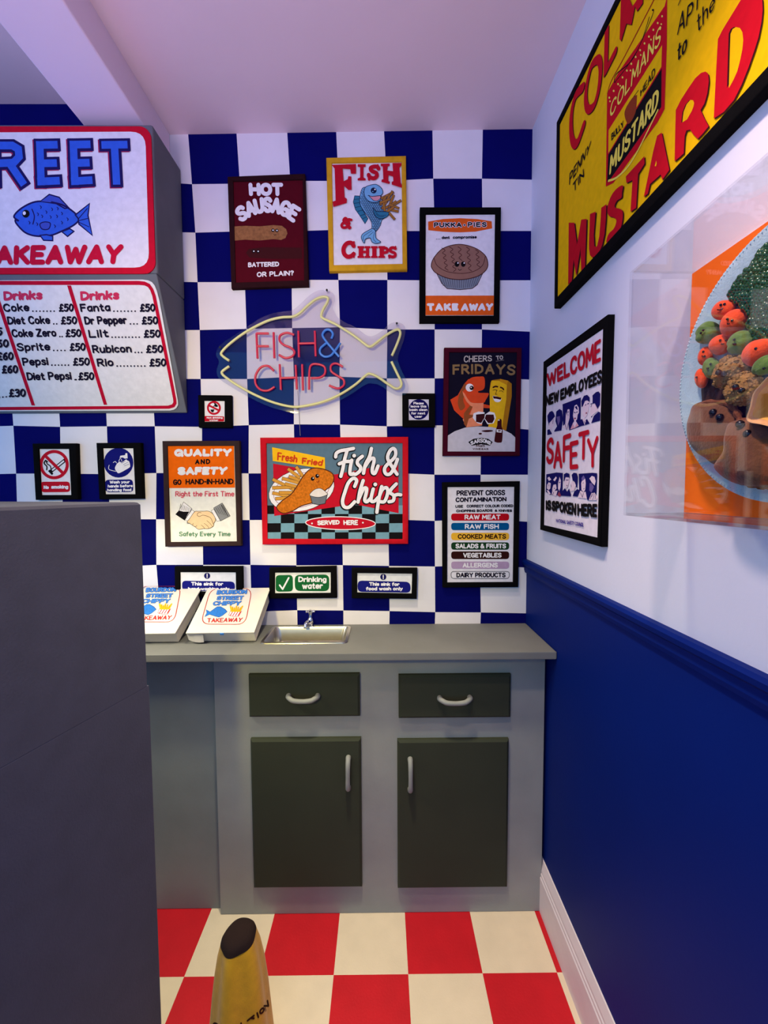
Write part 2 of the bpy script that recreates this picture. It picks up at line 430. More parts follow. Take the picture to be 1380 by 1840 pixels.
# floor
FR = mat('red_floor_tile', (196, 18, 32), .55, mott=.08, mscale=14, bump=.15, bscale=160)
FC = mat('cream_floor_tile', (226, 208, 178), .55, mott=.05, mscale=14, bump=.15, bscale=160)
TS = .2155
fl = MB(); fx0, fy0 = -.3616, -.380
for i in range(-8, 5):
    for j in range(-2, 11):
        xa, xb = fx0+i*TS, fx0+(i+1)*TS; ya, yb = fy0-j*TS, fy0-(j+1)*TS
        if i == 4: xb = min(xb, XR)
        ya = min(ya, 0)
        fl.add([(xa, ya, 0), (xb, ya, 0), (xb, yb, 0), (xa, yb, 0)], [(3, 2, 1, 0)], FR if (i+j) % 2 == 1 else FC)
fl.box((fx0-8*TS, fy0-11*TS, -.06), (XR, 0, -.002), FC)
structure(fl.build('floor', fix=False))
# ceiling: main bay, a higher bay left of the beam, and the boxed beam
CEM = mat('ceiling_paint', (232, 208, 214), .9, mott=.02, mscale=5, bump=.15, bscale=60)
XB0, XB1, ZB = -.914, -.7258, 2.527
def cz(x): return 2.6402+.0148*x
ce = MB()
ce.rings([[(XB1, y, cz(XB1)), (XR, y, cz(XR)), (XR, y, 2.85), (XB1, y, 2.85)] for y in (-2.6, 0)], CEM)
ce.box((x0, -2.6, 2.73), (XB0, 0, 2.85), CEM)
structure(ce.build('ceiling'))
be = MB(); be.box((XB0, -2.6, ZB), (XB1, 0, 2.85), mat('beam_paint', (236, 216, 230), .85, mott=.02, mscale=5, bump=.15, bscale=60))
structure(be.build('trim_2', bevel=.004))
# ------------------------------------------------------------------ counter, sink unit and the tall counter end
GREYT = mat('grey_painted_worktop', (116, 116, 112), .6, mott=.10, mscale=7, bump=.12, bscale=130)
GREY = mat('grey_painted_board', (150, 152, 144), .6, mott=.10, mscale=7, bump=.12, bscale=130)
DGREY = mat('slate_painted_board', (134, 140, 134), .62, mott=.12, mscale=5, bump=.12, bscale=130)
DOOR = mat('dark_olive_painted_board', (56, 60, 46), .65, spec=.12, mott=.06, mscale=8, bump=.12, bscale=130)
STEEL = mat('brushed_steel', (196, 190, 178), .28, metal=1, mott=.05, mscale=40)
CHROME = mat('chrome', (225, 226, 230), .08, metal=1, mott=0)
PEWTER = mat('pewter_felt_handle', (142, 143, 136), .6, mott=.08)
CT = .905
SX0, SX1, SY0, SY1 = -.385, -.124, -.182, -.036         # sink cut-out
top = MB(); YF = -.2745
prof = [(YF+.004, CT-.0225), (YF, CT-.017), (YF+.001, CT-.005), (YF+.006, CT)]
# worktop as a slab with a rectangular hole for the sink
def slab(x0, x1, ya, yb): top.box((x0, ya, CT-.0225), (x1, yb, CT), GREY)
X0, X1 = -1.75, XR-.0005
outer = [(X0, YF), (X1, YF), (X1, -.0005), (X0, -.0005)]; inner = [(SX0, SY0), (SX1, SY0), (SX1, SY1), (SX0, SY1)]
vs = []
for z in (CT, CT-.0225):
    vs += [(x, y, z) for x, y in outer] + [(x, y, z) for x, y in inner]
fs = []
for i in range(4):
    j = (i+1) % 4
    fs += [(i, j, 4+j, 4+i), (8+i, 12+i, 12+j, 8+j), (i, 8+i, 8+j, j), (4+i, 4+j, 12+j, 12+i)]
top.add(vs, fs, GREYT)
wt = top.build('worktop', origin=(0, YF, CT), bevel=.004)
tag(wt, 'long grey painted worktop running along the checkered back wall', 'worktop')
# sink basin
sk = thing('sink_basin', 'small rectangular steel sink basin set into the grey worktop', 'sink', ((SX0+SX1)/2, (SY0+SY1)/2, CT))
def rr(xa, xb, ya, yb, r, z, n=5):
    o = []
    for cx, cy, a0 in ((xb-r, yb-r, 0), (xa+r, yb-r, 90), (xa+r, ya+r, 180), (xb-r, ya+r, 270)):
        for k in range(n+1):
            a = math.radians(a0+90*k/n); o.append((cx+r*math.cos(a), cy+r*math.sin(a), z))
    return o
b = MB(); e = .006
b.rings([rr(SX0-.012, SX1+.012, SY0-.012, SY1+.010, .018, CT+.0005), rr(SX0-.011, SX1+.011, SY0-.011, SY1+.009, .017, CT+.003),
         rr(SX0-.002, SX1+.002, SY0-.002, SY1, .014, CT+.0035)], STEEL, False, False)
b.build('rim', sk, smooth=True)
b = MB()
b.rings([rr(SX0-.002, SX1+.002, SY0-.002, SY1, .014, CT+.0035), rr(SX0+.002, SX1-.002, SY0+.002, SY1-.003, .018, CT-.006),
         rr(SX0+.008, SX1-.008, SY0+.008, SY1-.008, .024, CT-.045), rr(SX0+.03, SX1-.03, SY0+.03, SY1-.028, .02, CT-.056)], STEEL, False, True)
b.build('basin', sk, smooth=True)
b = MB(); cxs, cys = (SX0+SX1)/2, (SY0+SY1)/2
b.rings([[(cxs+r*math.cos(t), cys+r*math.sin(t), z) for t in (2*math.pi*k/18 for k in range(18))] for r, z in ((.016, CT-.0555), (.0155, CT-.054), (.009, CT-.0535), (.008, CT-.0552))], CHROME, False, True)
b.build('drain', sk, smooth=True)
# tap
tx, ty = -.2605, -.024
tp = thing('tap', 'small chrome cross-head tap standing behind the steel sink basin', 'tap', (tx, ty, CT))
def lathe(b, prof, c, m, n=16):
    b.rings([[(c[0]+r*math.cos(t), c[1]+r*math.sin(t), c[2]+z) for t in (2*math.pi*k/n for k in range(n))] for r, z in prof], m)
b = MB(); lathe(b, [(.0125, 0), (.0125, .003), (.009, .005), (.0085, .011), (.011, .014), (.0115, .022), (.0095, .028), (.0055, .034), (.0055, .046), (.0075, .048), (.0075, .051), (.004, .053)], (tx, ty, CT), CHROME)
b.build('tap_body', tp, smooth=True)
b = MB(); b.tube(smooth_pts([(tx, ty, CT+.018), (tx-.006, ty-.016, CT+.023), (tx-.010, ty-.030, CT+.021), (tx-.012, ty-.036, CT+.011), (tx-.012, ty-.0365, CT+.007)]), .0065, CHROME, 12)
b.build('spout', tp, smooth=True)
b = MB()
for a in (12, 102):
    c, s_ = math.cos(math.radians(a)), math.sin(math.radians(a))
    pts = [(tx+c*k*.0165, ty+s_*k*.0165, CT+.0555) for k in (-1, -.85, -.5, 0, .5, .85, 1)]
    b.tube(pts, [.0034, .0048, .0030, .0044, .0030, .0048, .0034], CHROME, 10)
lathe(b, [(.005, .051), (.0065, .0535), (.0065, .0575), (.003, .0605)], (tx, ty, CT), CHROME)
b.build('cross_handle', tp, smooth=True)
# sink cupboard
CYF = -.2065
cab = thing('sink_cabinet', 'grey cupboard under the sink with two dark drawers above two dark doors', 'cabinet', (-.006, CYF, 0))
b = MB(); b.box((-.540, CYF, 0), (.5225, CYF+.012, CT-.0228), GREY)
for xa, xb in ((-.540, -.528), (.5105, .5225)): b.box((xa, CYF+.0121, 0), (xb, -.012, CT-.0228), GREY)
b.box((-.5279, CYF+.0121, .01), (.5104, -.012, .022), GREY)
b.build('cabinet_body', cab, bevel=.002)
def front(px, name, hpts, orient):
    tl, tr, br, bl = (at(*p, 1, CYF-.016) for p in px)
    xa, xb, za, zb = (tl.x+bl.x)/2, (tr.x+br.x)/2, (bl.z+br.z)/2, (tl.z+tr.z)/2
    b = MB(); o = .007
    b.rings([[(x, y, z) for x, z in ((xa+i, za+i), (xb-i, za+i), (xb-i, zb-i), (xa+i, zb-i))] for i, y in ((0, CYF), (0, CYF-.010), (o, CYF-.016))], DOOR)
    f = b.build(name, cab)
    (x1, y1), (x2, y2) = hpts
    A, B = at(x1, y1, 1, CYF-.017), at(x2, y2, 1, CYF-.017)
    d = (B-A); out = Vector((0, -1, 0)); sag = Vector((0, 0, -.0065)) if orient == 'h' else Vector((0, 0, 0))
    pts = [A+out*-.001, A+out*.008, A+d*.08+out*.017+sag*.25, A+d*.2+out*.022+sag*.8, A+d*.4+out*.024+sag, A+d*.6+out*.024+sag, A+d*.8+out*.022+sag*.8, A+d*.92+out*.017+sag*.25, B+out*.008, B+out*-.001]
    h = MB(); h.tube(smooth_pts([tuple(p) for p in pts], False, 4), [.0085 if (k < 5 or k > 31) else .0070 + .0010*abs(math.cos(k/36*math.pi)) for k in range(37)], PEWTER, 12)
    h.build('handle', f, smooth=True)
front([(446, 1212), (648, 1213), (645, 1290), (447, 1288)], 'drawer', ((519, 1250), (571, 1250)), 'h')
front([(716, 1213), (919, 1214), (918, 1292), (717, 1290)], 'drawer', ((790, 1254), (844, 1253)), 'h')
front([(447.5, 1329), (648, 1329), (651, 1597), (457, 1597)], 'door', ((626, 1361), (626, 1414)), 'v')
front([(715, 1330), (916, 1331), (911, 1599), (714, 1596)], 'door', ((737, 1364), (737, 1417)), 'v')
# recessed darker unit to the left
b = MB(); b.box((-1.75, -.1862, 0), (-.5405, -.012, CT-.0228), DGREY)
pn = thing('plain_cupboard', 'slate grey plain cupboard panel set back left of the sink cabinet', 'cabinet', (-1.1, -.1862, 0))
b.build('cabinet_body', pn, bevel=.002)
# tall counter end in the foreground (turned 16 degrees)
PUR = mat('dark_purple_grey_felt', (66, 64, 84), .9, mott=.10, mscale=18, bump=.25, bscale=220, sheen=.1)
P0 = Vector((-.5256, -.5974, 0)); da = Vector((-.277, -.961, 0)); db = Vector((-.961, .277, 0))
sc = thing('serving_counter', 'tall dark purple grey felt counter end in the left foreground', 'counter', P0+da*.35+db*.3)
def fp(i, o2=0, la=.75, lb=.5): return [P0-da*i-db*i, P0+da*la-db*i, P0+da*la+db*lb, P0-da*i+db*lb]
b = MB(); zs = 1.376
b.rings([[q+Vector((0, 0, z)) for q in fp(i)] for i, z in ((0, .965), (0, zs-.006), (-.004, zs-.001), (-.008, zs))], PUR)
b.build('upper_panel', sc)
b = MB(); b.rings([[q+Vector((0, 0, z)) for q in [P0-da*.006, P0+da*.75, P0+da*.75+db*.5, P0-da*.006+db*.5]] for z in (0, .965)], PUR); b.build('base', sc, bevel=.002)
# ------------------------------------------------------------------ framed signs and posters
W = C(240, 234, 236); K = C(20, 17, 20); RED = C(196, 20, 42); NAVY = C(20, 22, 112); INK = C(26, 20, 40)
ORG = C(240, 104, 18); GRN = C(22, 96, 48); YEL = C(240, 196, 40)
def fmat(name, rgb): return mat(name, rgb, .9, mott=.12, mscale=40, bump=.3, bscale=350, spec=.06)
FB = fmat('black_felt_frame', (10, 9, 10)); FBR = fmat('brown_felt_frame', (56, 40, 40)); FDB = fmat('dark_brown_felt_frame', (44, 18, 22))
FY = fmat('yellow_felt_frame', (216, 160, 34)); FRD = fmat('red_felt_frame', (200, 22, 36)); FMR = fmat('maroon_felt_frame', (66, 8, 28))
def framed(name, label, group, outer, inner, fm, pm, crop=(0, 0, 1), wall='back', depth=.018, pd=.0125, cat='sign', rad=.003):
    x0, y0, k = crop
    ax, w0, N = (1, 0.0, Vector((0, -1, 0))) if wall == 'back' else (0, XR, Vector((-1, 0, 0)))
    fr = w0 - depth
    O = [at(x0+p[0]/k, y0+p[1]/k, ax, fr) if len(p) == 2 else Vector(p) for p in outer]
    I = [at(x0+p[0]/k, y0+p[1]/k, ax, fr) if len(p) == 2 else Vector(p) for p in inner]
    cen = sum(O, Vector())/4; cen[ax] = w0
    zb = min(p.z for p in O); cen.z = zb
    t = thing(name, label, cat, cen, group)
    b = MB(); e = rad
    def ring(f, d): return [(o.lerp(i, f)) - N*0 + N*(d-depth) for o, i in zip(O, I)]
    wd = (O[0]-I[0]).length; f = min(.45, e*1.3/wd)
    R = [ring(0, .0006), ring(0, depth-e), ring(f*.3, depth-e*.3), ring(f, depth), ring(1-f*.7, depth), ring(1-f*.2, depth-e*.3), ring(1, depth-e), ring(1, .0012), ring(.9, .0008)]
    b.rings(R, fm, False, False)
    b.build('frame', t, smooth=True, angle=50)
    b = MB(); g = [i.lerp(o, -.012*0) for o, i in zip(O, I)]
    c = sum(I, Vector())/4; g = [q + (c-q).normalized()*.0004 for q in I]
    b.rings([[q + N*(.0025-depth) for q in g], [q + N*(pd-depth) for q in g]], pm)
    b.build('poster', t)
    cv = Canvas(Vector(cen)+N*pd, N, t); cv.crop = crop
    return cv
GS = 'framed hand painted signs on the back wall'
# --- hot sausage
c = framed('framed_poster', 'dark maroon HOT SAUSAGE poster in a dark brown frame on the back wall', GS, [(72, 185), (622, 163), (648, 957), (100, 977)], [(112, 216), (606, 204), (616, 920), (130, 935)], FDB, C(84, 9, 24), (390, 270, 3.943), cat='poster')
BAT = C(150, 100, 62, mott=.3, mscale=120); SAU = C(64, 20, 24)
c.poly('118,541 200,536 300,540 400,531 460,536 490,560 499,590 485,622 455,636 400,630 300,640 200,634 120,641', BAT)
c.poly('600,690 330,688 225,700 205,728 230,760 400,770 604,768', SAU)
for x, y in ((396, 568), (424, 570), (260, 717), (291, 718)): c.ell(x, y, 12, 12, K); c.ell(x+1, y-1, 5, 5, W)
c.line('402,598 410,602 418,598', 4, K)
c.begin('lettering'); c.text('HOT', '228,325 470,325', '222,232 468,232', 28, W)
c.text('SAUSAGE', '165,512 360,445 548,512', '112,415 355,330 604,408', 29, W, gap=2.2)
c.text('BATTERED', '220,830 440,824', 34, 8, W); c.text('OR PLAIN?', '282,900 545,888', 36, 8, W)
c.done()
# --- yellow framed fish & chips
c = framed('framed_poster', 'FISH & CHIPS poster with a blue fish hugging chips in a yellow frame', GS, [(50, 108), (1250, 78), (1270, 1790), (95, 1815)], [(135, 184), (1185, 165), (1200, 1702), (160, 1722)], FY, W, (580, 270, 8.3636), cat='poster')
FB1 = C(120, 178, 214); FB2 = C(50, 120, 150); DK = C(26, 34, 66); CH = C(168, 112, 44); PNK = C(222, 150, 160)
c.poly('480,685 560,690 555,800 600,900 680,1030 635,1105 560,990 490,890 458,780', FB2, line=DK, lw=8)
for a in ('475,740 545,735', '470,800 550,790', '490,860 575,845', '525,920 610,900', '565,985 640,960', '600,1030 665,1000'): c.line(a, 7, DK)
c.poly('620,560 570,640 555,780 600,890 690,1010 735,1100 740,1190 790,1230 860,1140 890,1050 940,1000 900,860 850,790 760,600', FB1, True, line=DK, lw=9)
random.seed(3)
sc_pts = []
for r in range(24):
    for q in range(12):
        x, y = 560+q*31+(r % 2)*15, 590+r*27
        sc_pts.append((x, y))
bodyp = smooth_pts(P2('620,560 570,640 555,780 600,890 690,1010 735,1100 740,1190 790,1230 860,1140 890,1050 940,1000 900,860 850,790 760,600'), True, 6)
def inside(p, poly):
    r = False; x, y = p
    for i in range(len(poly)):
        (x1, y1), (x2, y2) = poly[i-1][:2], poly[i][:2]
        if (y1 > y) != (y2 > y) and x < (x2-x1)*(y-y1)/(y2-y1)+x1: r = not r
    return r
for x, y in sc_pts:
    if all(inside((x+dx, y+dy), bodyp) for dx, dy in ((-14, 0), (14, 0), (0, 12), (0, -10))): c.line([(x-12, y-8), (x-4, y+8), (x+8, y+6), (x+13, y-6)], 6, DK)
c.poly('700,540 800,525 880,580 902,650 870,700 865,760 800,795 700,780 640,720 620,640 640,570', FB1, True, line=DK, lw=9)
c.poly('690,690 735,705 870,695 860,740 820,770 770,768 735,740', PNK, True, line=DK, lw=8)
c.line('680,690 735,706 870,694', 9, DK); c.ell(765, 617, 44, 44, DK); c.ell(785, 600, 11, 12, W); c.ell(752, 632, 10, 8, FB1)
def chips(c, L, w, m, d, lw):
    for q in L:
        c.line(q, w+lw, d, cap='s'); c.line(q, w, m, cap='s')
chips(c, ['890,730 1050,650', '1040,640 960,780', '870,820 940,720', '1000,700 900,880', '910,780 930,910', '1030,850 1160,775', '960,870 1090,790', '990,900 1120,930', '1000,960 1070,1040', '1060,700 1000,850', '1130,880 1010,830', '870,800 1000,750', '960,940 1060,870'], 30, CH, DK, 9)
c.poly('755,880 800,930 880,935 985,945 975,1000 900,1040 830,1030 780,980', FB2, True, line=DK, lw=8)
for a in ('790,940 850,990 950,990', '800,970 850,1010 920,1010'): c.line(a, 6, DK, True)
c.poly('745,1190 790,1225 800,1330 870,1390 800,1412 740,1390 710,1330 640,1350 622,1408 580,1330 600,1270 680,1220', FB1, True, line=DK, lw=9)
for a in ('740,1220 620,1300 610,1370', '760,1240 680,1310', '775,1250 760,1340 800,1390'): c.line(a, 6, DK, True)
c.begin('lettering')
c.poly('135,235 500,222 500,368 425,368 415,300 300,290 315,480 375,450 385,405 430,408 435,610 385,610 320,550 330,720 365,745 360,805 160,865 150,785 195,770 180,290', RED)
c.poly('525,225 645,225 645,262 612,270 612,425 645,440 645,468 525,468 525,440 562,425 562,272 525,262', RED)
c.line('838,292 815,262 760,262 720,285 735,325 800,355 812,400 780,432 735,432 700,410 690,385', 58, RED, True); c.line('826,240 838,300', 30, RED); c.line('688,400 694,458', 30, RED)
c.poly('870,218 1005,214 1005,250 975,260 968,320 1055,330 1048,245 1045,208 1182,206 1178,250 1150,275 1170,500 1190,540 1188,580 1035,530 1035,490 1060,480 1055,410 985,390 985,475 1010,490 1000,522 880,490 885,455 910,450 900,260 872,255', RED)
c.begin('lettering'); c.line('430,1060 395,1050 385,1120 400,1185', 38, RED); c.text('&', '255,1195 430,1195', '275,1015 420,1015', 40, RED)
c.begin('lettering'); c.line('465,1450 430,1405 365,1412 315,1480 320,1560 370,1610 430,1600 465,1570', 62, RED, True); c.line('470,1390 470,1470', 26, RED); c.line('465,1545 470,1620', 22, RED)
def slab_I(x0, x1, y0, y1): c.poly([(x0, y0), (x1, y0), (x1, y0+30), (x1-18, y0+36), (x1-18, y1-32), (x1, y1-26), (x1, y1), (x0, y1), (x0, y1-26), (x0+18, y1-32), (x0+18, y0+36), (x0, y0+30)], RED)
slab_I(522, 625, 1452, 1630); slab_I(630, 715, 1452, 1630); c.line('590,1540 670,1540', 36, RED); slab_I(725, 825, 1452, 1630); slab_I(835, 935, 1452, 1630)
c.line('890,1478 960,1490 965,1540 890,1552', 42, RED, True)
c.line('1090,1490 1055,1475 1015,1490 1020,1530 1080,1560 1085,1600 1045,1615 1000,1600', 44, RED, True); c.line('1092,1460 1094,1500', 22, RED); c.line('994,1590 996,1632', 22, RED)
c.done()
# --- pie poster
c = framed('framed_poster', 'pie poster with a smiling brown pie between orange bands in a black frame', GS, [(40, 15), (1300, 15), (1275, 1800), (35, 1800)], [(132, 122), (1210, 118), (1188, 1695), (125, 1695)], FB, W, (750, 370, 8.625), cat='poster')
PO = C(232, 96, 30); PB = C(150, 108, 92); PD = C(74, 34, 34); TIN = C(130, 138, 150)
c.poly('165,245 400,205 660,192 920,205 1150,240 1158,350 900,400 660,412 400,402 168,378', PO)
c.poly('125,1392 1192,1390 1188,1695 125,1695', PO)
c.poly('300,1050 1015,1040 930,1220 850,1280 660,1300 460,1282 375,1200', TIN, line=PD, lw=10)
for i in range(17): c.line([(345+i*38, 1095+22*math.sin(i/16*3.14)), (400+i*31, 1235+38*math.sin(i/16*3.14))], 7, C(70, 70, 84))
c.poly('215,915 260,800 400,660 640,598 880,650 1040,760 1090,880 1070,985 960,1080 800,1130 640,1145 460,1120 300,1050 235,985', PB, True, line=PD, lw=12)
c.line('258,815 300,920 420,1005 560,1040 740,1045 900,1005 1010,920 1050,790', 9, PD, True)
for x0, y0, y1 in ((400, 655, 1000), (520, 640, 1020), (650, 635, 850), (780, 640, 1010), (920, 680, 950)):
    n = int((y1-y0)/38); c.line([(x0 + (x0-650)*.0 + (i*6 if x0 < 600 else i*4) + (22 if i % 2 else -22), y0+i*(y1-y0)/n) for i in range(n+1)], 9, PD, True)
for x in (613, 710): c.ell(x, 905, 36, 42, K); c.ell(x+14, 888, 11, 12, W)
c.line('632,982 655,1000 680,985', 9, K, True)
c.begin('lettering')
c.text('PUKKA', '255,335 685,335', '255,260 685,260', 19, K, out=W, ow=7, gap=3.4); c.text('-', '712,335 745,335', 74, 22, K, out=W, ow=6); c.text('PIES', '780,330 1070,330', '780,256 1070,256', 18, K, out=W, ow=7, gap=4.2)
c.text('dont', '376,518 500,516', 48, 12, INK)
for i in range(3): c.ell(296+i*26, 518, 6, 6, INK)
c.text('compromise', '548,514 918,508', 48, 12, INK)
c.text('TAKE', '150,1632 640,1628', '145,1512 632,1512', 40, W, gap=4.6); c.text('AWAY', '672,1635 1165,1625', '680,1515 1175,1510', 40, W, gap=3.8)
c.done()
# --- cheers to fridays
c = framed('framed_poster', 'CHEERS TO FRIDAYS poster with an orange fish and a chip toasting, maroon frame', GS, [(80, 38), (1360, 40), (1330, 1830), (55, 1830)], [(160, 115), (1285, 115), (1252, 1760), (132, 1758)], FMR, C(18, 14, 34), (790, 620, 9.2), cat='poster')
OF = C(222, 72, 34); OF2 = C(240, 140, 100); OFB = C(150, 78, 40); CY1 = C(236, 182, 28); CY2 = C(172, 112, 22); BRN = C(58, 14, 20)
c.poly('175,905 300,830 400,650 480,560 520,700 560,1000 520,1150 390,1220 240,1080', OF)
c.poly('410,640 450,700 390,900 420,1020 345,1080 300,960 330,800', OFB, True)
c.poly('375,760 420,790 520,950 725,955 720,1100 700,1330 440,1360 380,1230 500,1150 540,1040 440,930 390,830', OF2)
c.poly('470,590 540,535 650,522 735,535 745,680 715,740 640,765 655,790 800,795 803,835 760,910 720,955 540,955 470,900 410,800 380,770 430,720', OF, True)
c.poly('725,975 830,1000 830,1045 725,1040', OF); c.poly('500,1000 545,1020 480,1150 560,1155 550,1190 480,1220 440,1360 400,1300 400,1130', OFB)
c.poly('870,580 1000,562 1130,590 1190,640 1190,850 1150,1100 1100,1410 1020,1400 800,1370 830,1150 825,750 840,620', CY2)
c.poly('855,590 980,590 1110,660 1100,900 1075,1050 1030,1380 800,1370 830,1150 825,750', CY1)
c.poly('1000,560 1130,590 1110,660 990,600', C(206, 138, 24))
c.poly('925,1180 1000,1150 1050,1080 1055,1140 1010,1185 960,1235', CY1)
c.line('885,700 920,685 955,690', 26, BRN, True); c.line('1005,700 1040,715 1055,738', 24, BRN, True)
c.line('880,748 910,740 950,748', 9, BRN, True); c.line('985,765 1020,758 1050,778', 9, BRN, True); c.line('945,750 920,815 948,815', 9, BRN)
c.poly('880,845 960,855 1018,880 1000,930 950,945 900,920', W, True); c.poly('880,845 960,855 1018,872 1008,905 940,890 890,885', BRN)
c.ell(495, 705, 66, 66, W); c.ell(528, 710, 34, 36, K); c.ell(520, 702, 10, 10, W)
for p, q in (('545,1200 560,1130 640,1100 740,1112 745,1200 690,1308 620,1290 580,1250', '600,1150 740,1135 742,1200 685,1290 600,1272'), ('750,1150 820,1100 905,1120 930,1200 890,1295 790,1310 740,1225', '765,1150 890,1150 905,1225 870,1290 800,1290 745,1215')):
    c.poly(p, W); c.poly(q, C(60, 18, 24))
c.poly('130,1500 250,1425 420,1365 640,1345 860,1358 1050,1400 1180,1465 1256,1535 1256,1765 130,1762', C(206, 200, 208))
c.poly('980,1225 1020,1235 1025,1340 1040,1420 1030,1590 990,1615 920,1605 903,1570 930,1400 950,1330 955,1270', C(64, 14, 20), True); c.poly('940,1395 1025,1400 1020,1450 940,1440', W); c.ell(985, 1418, 28, 10, BRN); c.poly('955,1250 985,1225 990,1250', W)
c.poly('690,1420 780,1405 870,1410 865,1430 760,1440', BRN, True); c.ell(670, 1467, 28, 15, BRN)
c.poly('470,1605 560,1550 690,1535 800,1550 875,1605 830,1665 690,1640 530,1665', K)
c.begin('lettering')
c.text('CHEERS', '395,290 865,270', '400,178 862,172', 17, C(190, 178, 170)); c.text('TO', '935,250 1050,240', '925,180 1045,170', 15, C(190, 178, 170)); c.line('930,270 1060,250', 5, C(150, 140, 140))
c.text('FRIDAYS', '212,490 720,480 1245,505', '212,325 720,315 1258,325', 34, C(140, 110, 72), gap=3.6, cap='s')
c.text('SARSONS', '520,1655 690,1615 835,1655', '500,1600 690,1545 850,1600', 14, W); c.text('Malt', '600,1690 745,1685', 45, 10, BRN); c.text('VINEGAR', '545,1732 805,1735', 28, 8, BRN, gap=4)
c.done()
# --- small square signs
c = framed('framed_sign', 'small square black framed red not drinking water sign beside the neon fish', GS, [(105, 188), (1285, 198), (1300, 1345), (130, 1340)], [(318, 390), (1045, 395), (1045, 1130), (330, 1135)], FB, W, (350, 700, 19.714))
c.poly('690,470 750,500 830,580 800,620 730,610 700,590 640,615 660,580 700,560', K); c.line('680,480 740,478', 26, K); c.line('715,480 720,560', 26, K); c.poly('550,710 700,700 660,810 590,790', K)
c.line([(680+212*math.cos(t), 650+212*math.sin(t)) for t in (2*math.pi*i/32 for i in range(32))], 68, RED, closed=True); c.line('500,560 860,740', 66, RED)
c.rrect((350, 935), (1040, 950), (1045, 1130), (340, 1130), 40, RED)
c.begin('lettering'); c.text('Not drinking', '425,1030 990,1030', 62, 20, W); c.text('water', '515,1115 835,1118', 62, 20, W); c.done()
c = framed('framed_sign', 'small square black framed sign with a blue disc asking to leave the basin clean', GS, [(62, 125), (1225, 130), (1225, 1320), (68, 1315)], [(280, 330), (1005, 335), (1005, 1075), (285, 1080)], FB, C(216, 210, 228), (720, 700, 19.714))
c.ell(640, 705, 352, 362, C(18, 12, 84)); c.begin('lettering')
for t, a, b_, y in (('Please', 450, 815, 530), ('leave this', 350, 910, 640), ('basin clean', 300, 945, 760), ('for next', 370, 870, 885), ('user', 490, 760, 1000)): c.text(t, [(a, y), (b_, y)], 92, 22, W)
c.done()
# --- no smoking / wash hands
c = framed('framed_sign', 'black framed red No smoking sign left of the blue hand washing sign', GS, [(50, 45), (572, 42), (592, 706), (88, 713)], [(125, 108), (480, 108), (508, 655), (155, 655)], FB, W, (50, 790, 6.571))
c.line('285,365 430,250', 40, K, cap='s'); c.line('295,357 422,256', 18, W, cap='s'); c.line('258,372 285,400', 26, K, cap='s'); c.line('210,245 195,280 225,315 225,355', 15, K, True); c.line('215,245 230,285 265,310 275,345', 12, K, True); c.line('192,268 215,245 235,262', 12, K)
c.line([(312+155*math.cos(t), 295+155*math.sin(t)) for t in (2*math.pi*i/40 for i in range(40))], 36, RED, closed=True); c.line('215,198 415,395', 36, RED)
c.rrect((152, 497), (496, 495), (502, 618), (162, 622), 40, RED); c.begin('lettering'); c.text('No', '188,583 250,583', 42, 13, W); c.text('smoking', '278,580 480,578', 44, 13, W); c.done()
c = framed('framed_sign', 'black framed blue Wash your hands sign above the dark counter end', GS, [(805, 38), (1332, 35), (1357, 698), (840, 706)], [(880, 100), (1240, 100), (1265, 645), (910, 645)], FB, W, (50, 790, 6.571))
c.ell(1072, 272, 174, 176, NAVY); c.poly('1030,340 1050,290 1085,260 1110,270 1160,235 1175,245 1195,255 1205,280 1208,300 1205,325 1150,360 1080,395 1055,385', W, True)
for a in ('1110,280 1150,255', '1130,295 1180,268', '1140,310 1195,290'): c.line(a, 4, NAVY)
c.poly('1085,215 1095,190 1150,182 1155,160 1175,160 1180,220 1150,225 1120,210', W)
for a in ('1075,255 1090,225 1100,222', '1010,270 1035,258 1048,275', '962,300 960,350 1040,375', '1105,232 1112,255'): c.line(a, 6, W, True)
c.rrect((912, 475), (1240, 468), (1248, 618), (920, 622), 45, NAVY); c.begin('lettering'); c.text('Wash your', '968,520 1205,516', 36, 10, W); c.text('hands before', '945,567 1240,562', 36, 10, W); c.text('handling food', '938,612 1225,608', 34, 10, W); c.done()
# --- quality and safety
c = framed('framed_poster', 'QUALITY AND SAFETY poster with a handshake under an orange band, brown frame', GS, [(10, 103), (1172, 98), (1200, 1680), (53, 1695)], [(88, 178), (1090, 175), (1130, 1615), (130, 1625)], FBR, C(238, 234, 226), (290, 780, 8.3636), cat='poster')
SKN = C(248, 206, 160); LN = C(44, 36, 36)
c.poly('88,178 1090,175 1106,805 102,812', C(244, 104, 10))
c.poly('335,1020 460,1120 350,1295 215,1205 265,1150', W, line=LN, lw=5); c.poly('265,1148 330,1165 420,1165 350,1295 215,1205', K)
for i in range(9): c.line([(275+i*22, 1140+i*3), (310+i*18-(9-i)*2, 1050+i*9)], 5, LN)
c.poly('460,1135 500,1165 410,1310 355,1290', W, line=LN, lw=4)
c.poly('785,1110 915,1035 1035,1230 890,1305', C(140, 140, 142), line=LN, lw=5)
for i in range(5): c.line([(825+i*25, 1115-i*14), (875+i*30, 1195+i*8)], 5, LN)
c.line('905,1065 1000,1230', 9, LN); c.poly('750,1150 790,1130 885,1300 838,1310 800,1240', W, line=LN, lw=4)
c.poly('500,1170 560,1160 640,1160 690,1155 745,1175 790,1220 815,1290 790,1340 780,1385 710,1420 640,1420 560,1430 510,1395 440,1350 390,1320 420,1280', SKN, True, line=LN, lw=6)
c.line('600,1180 560,1180 540,1215 570,1238 620,1220 680,1230 745,1265 780,1350', 6, LN, True)
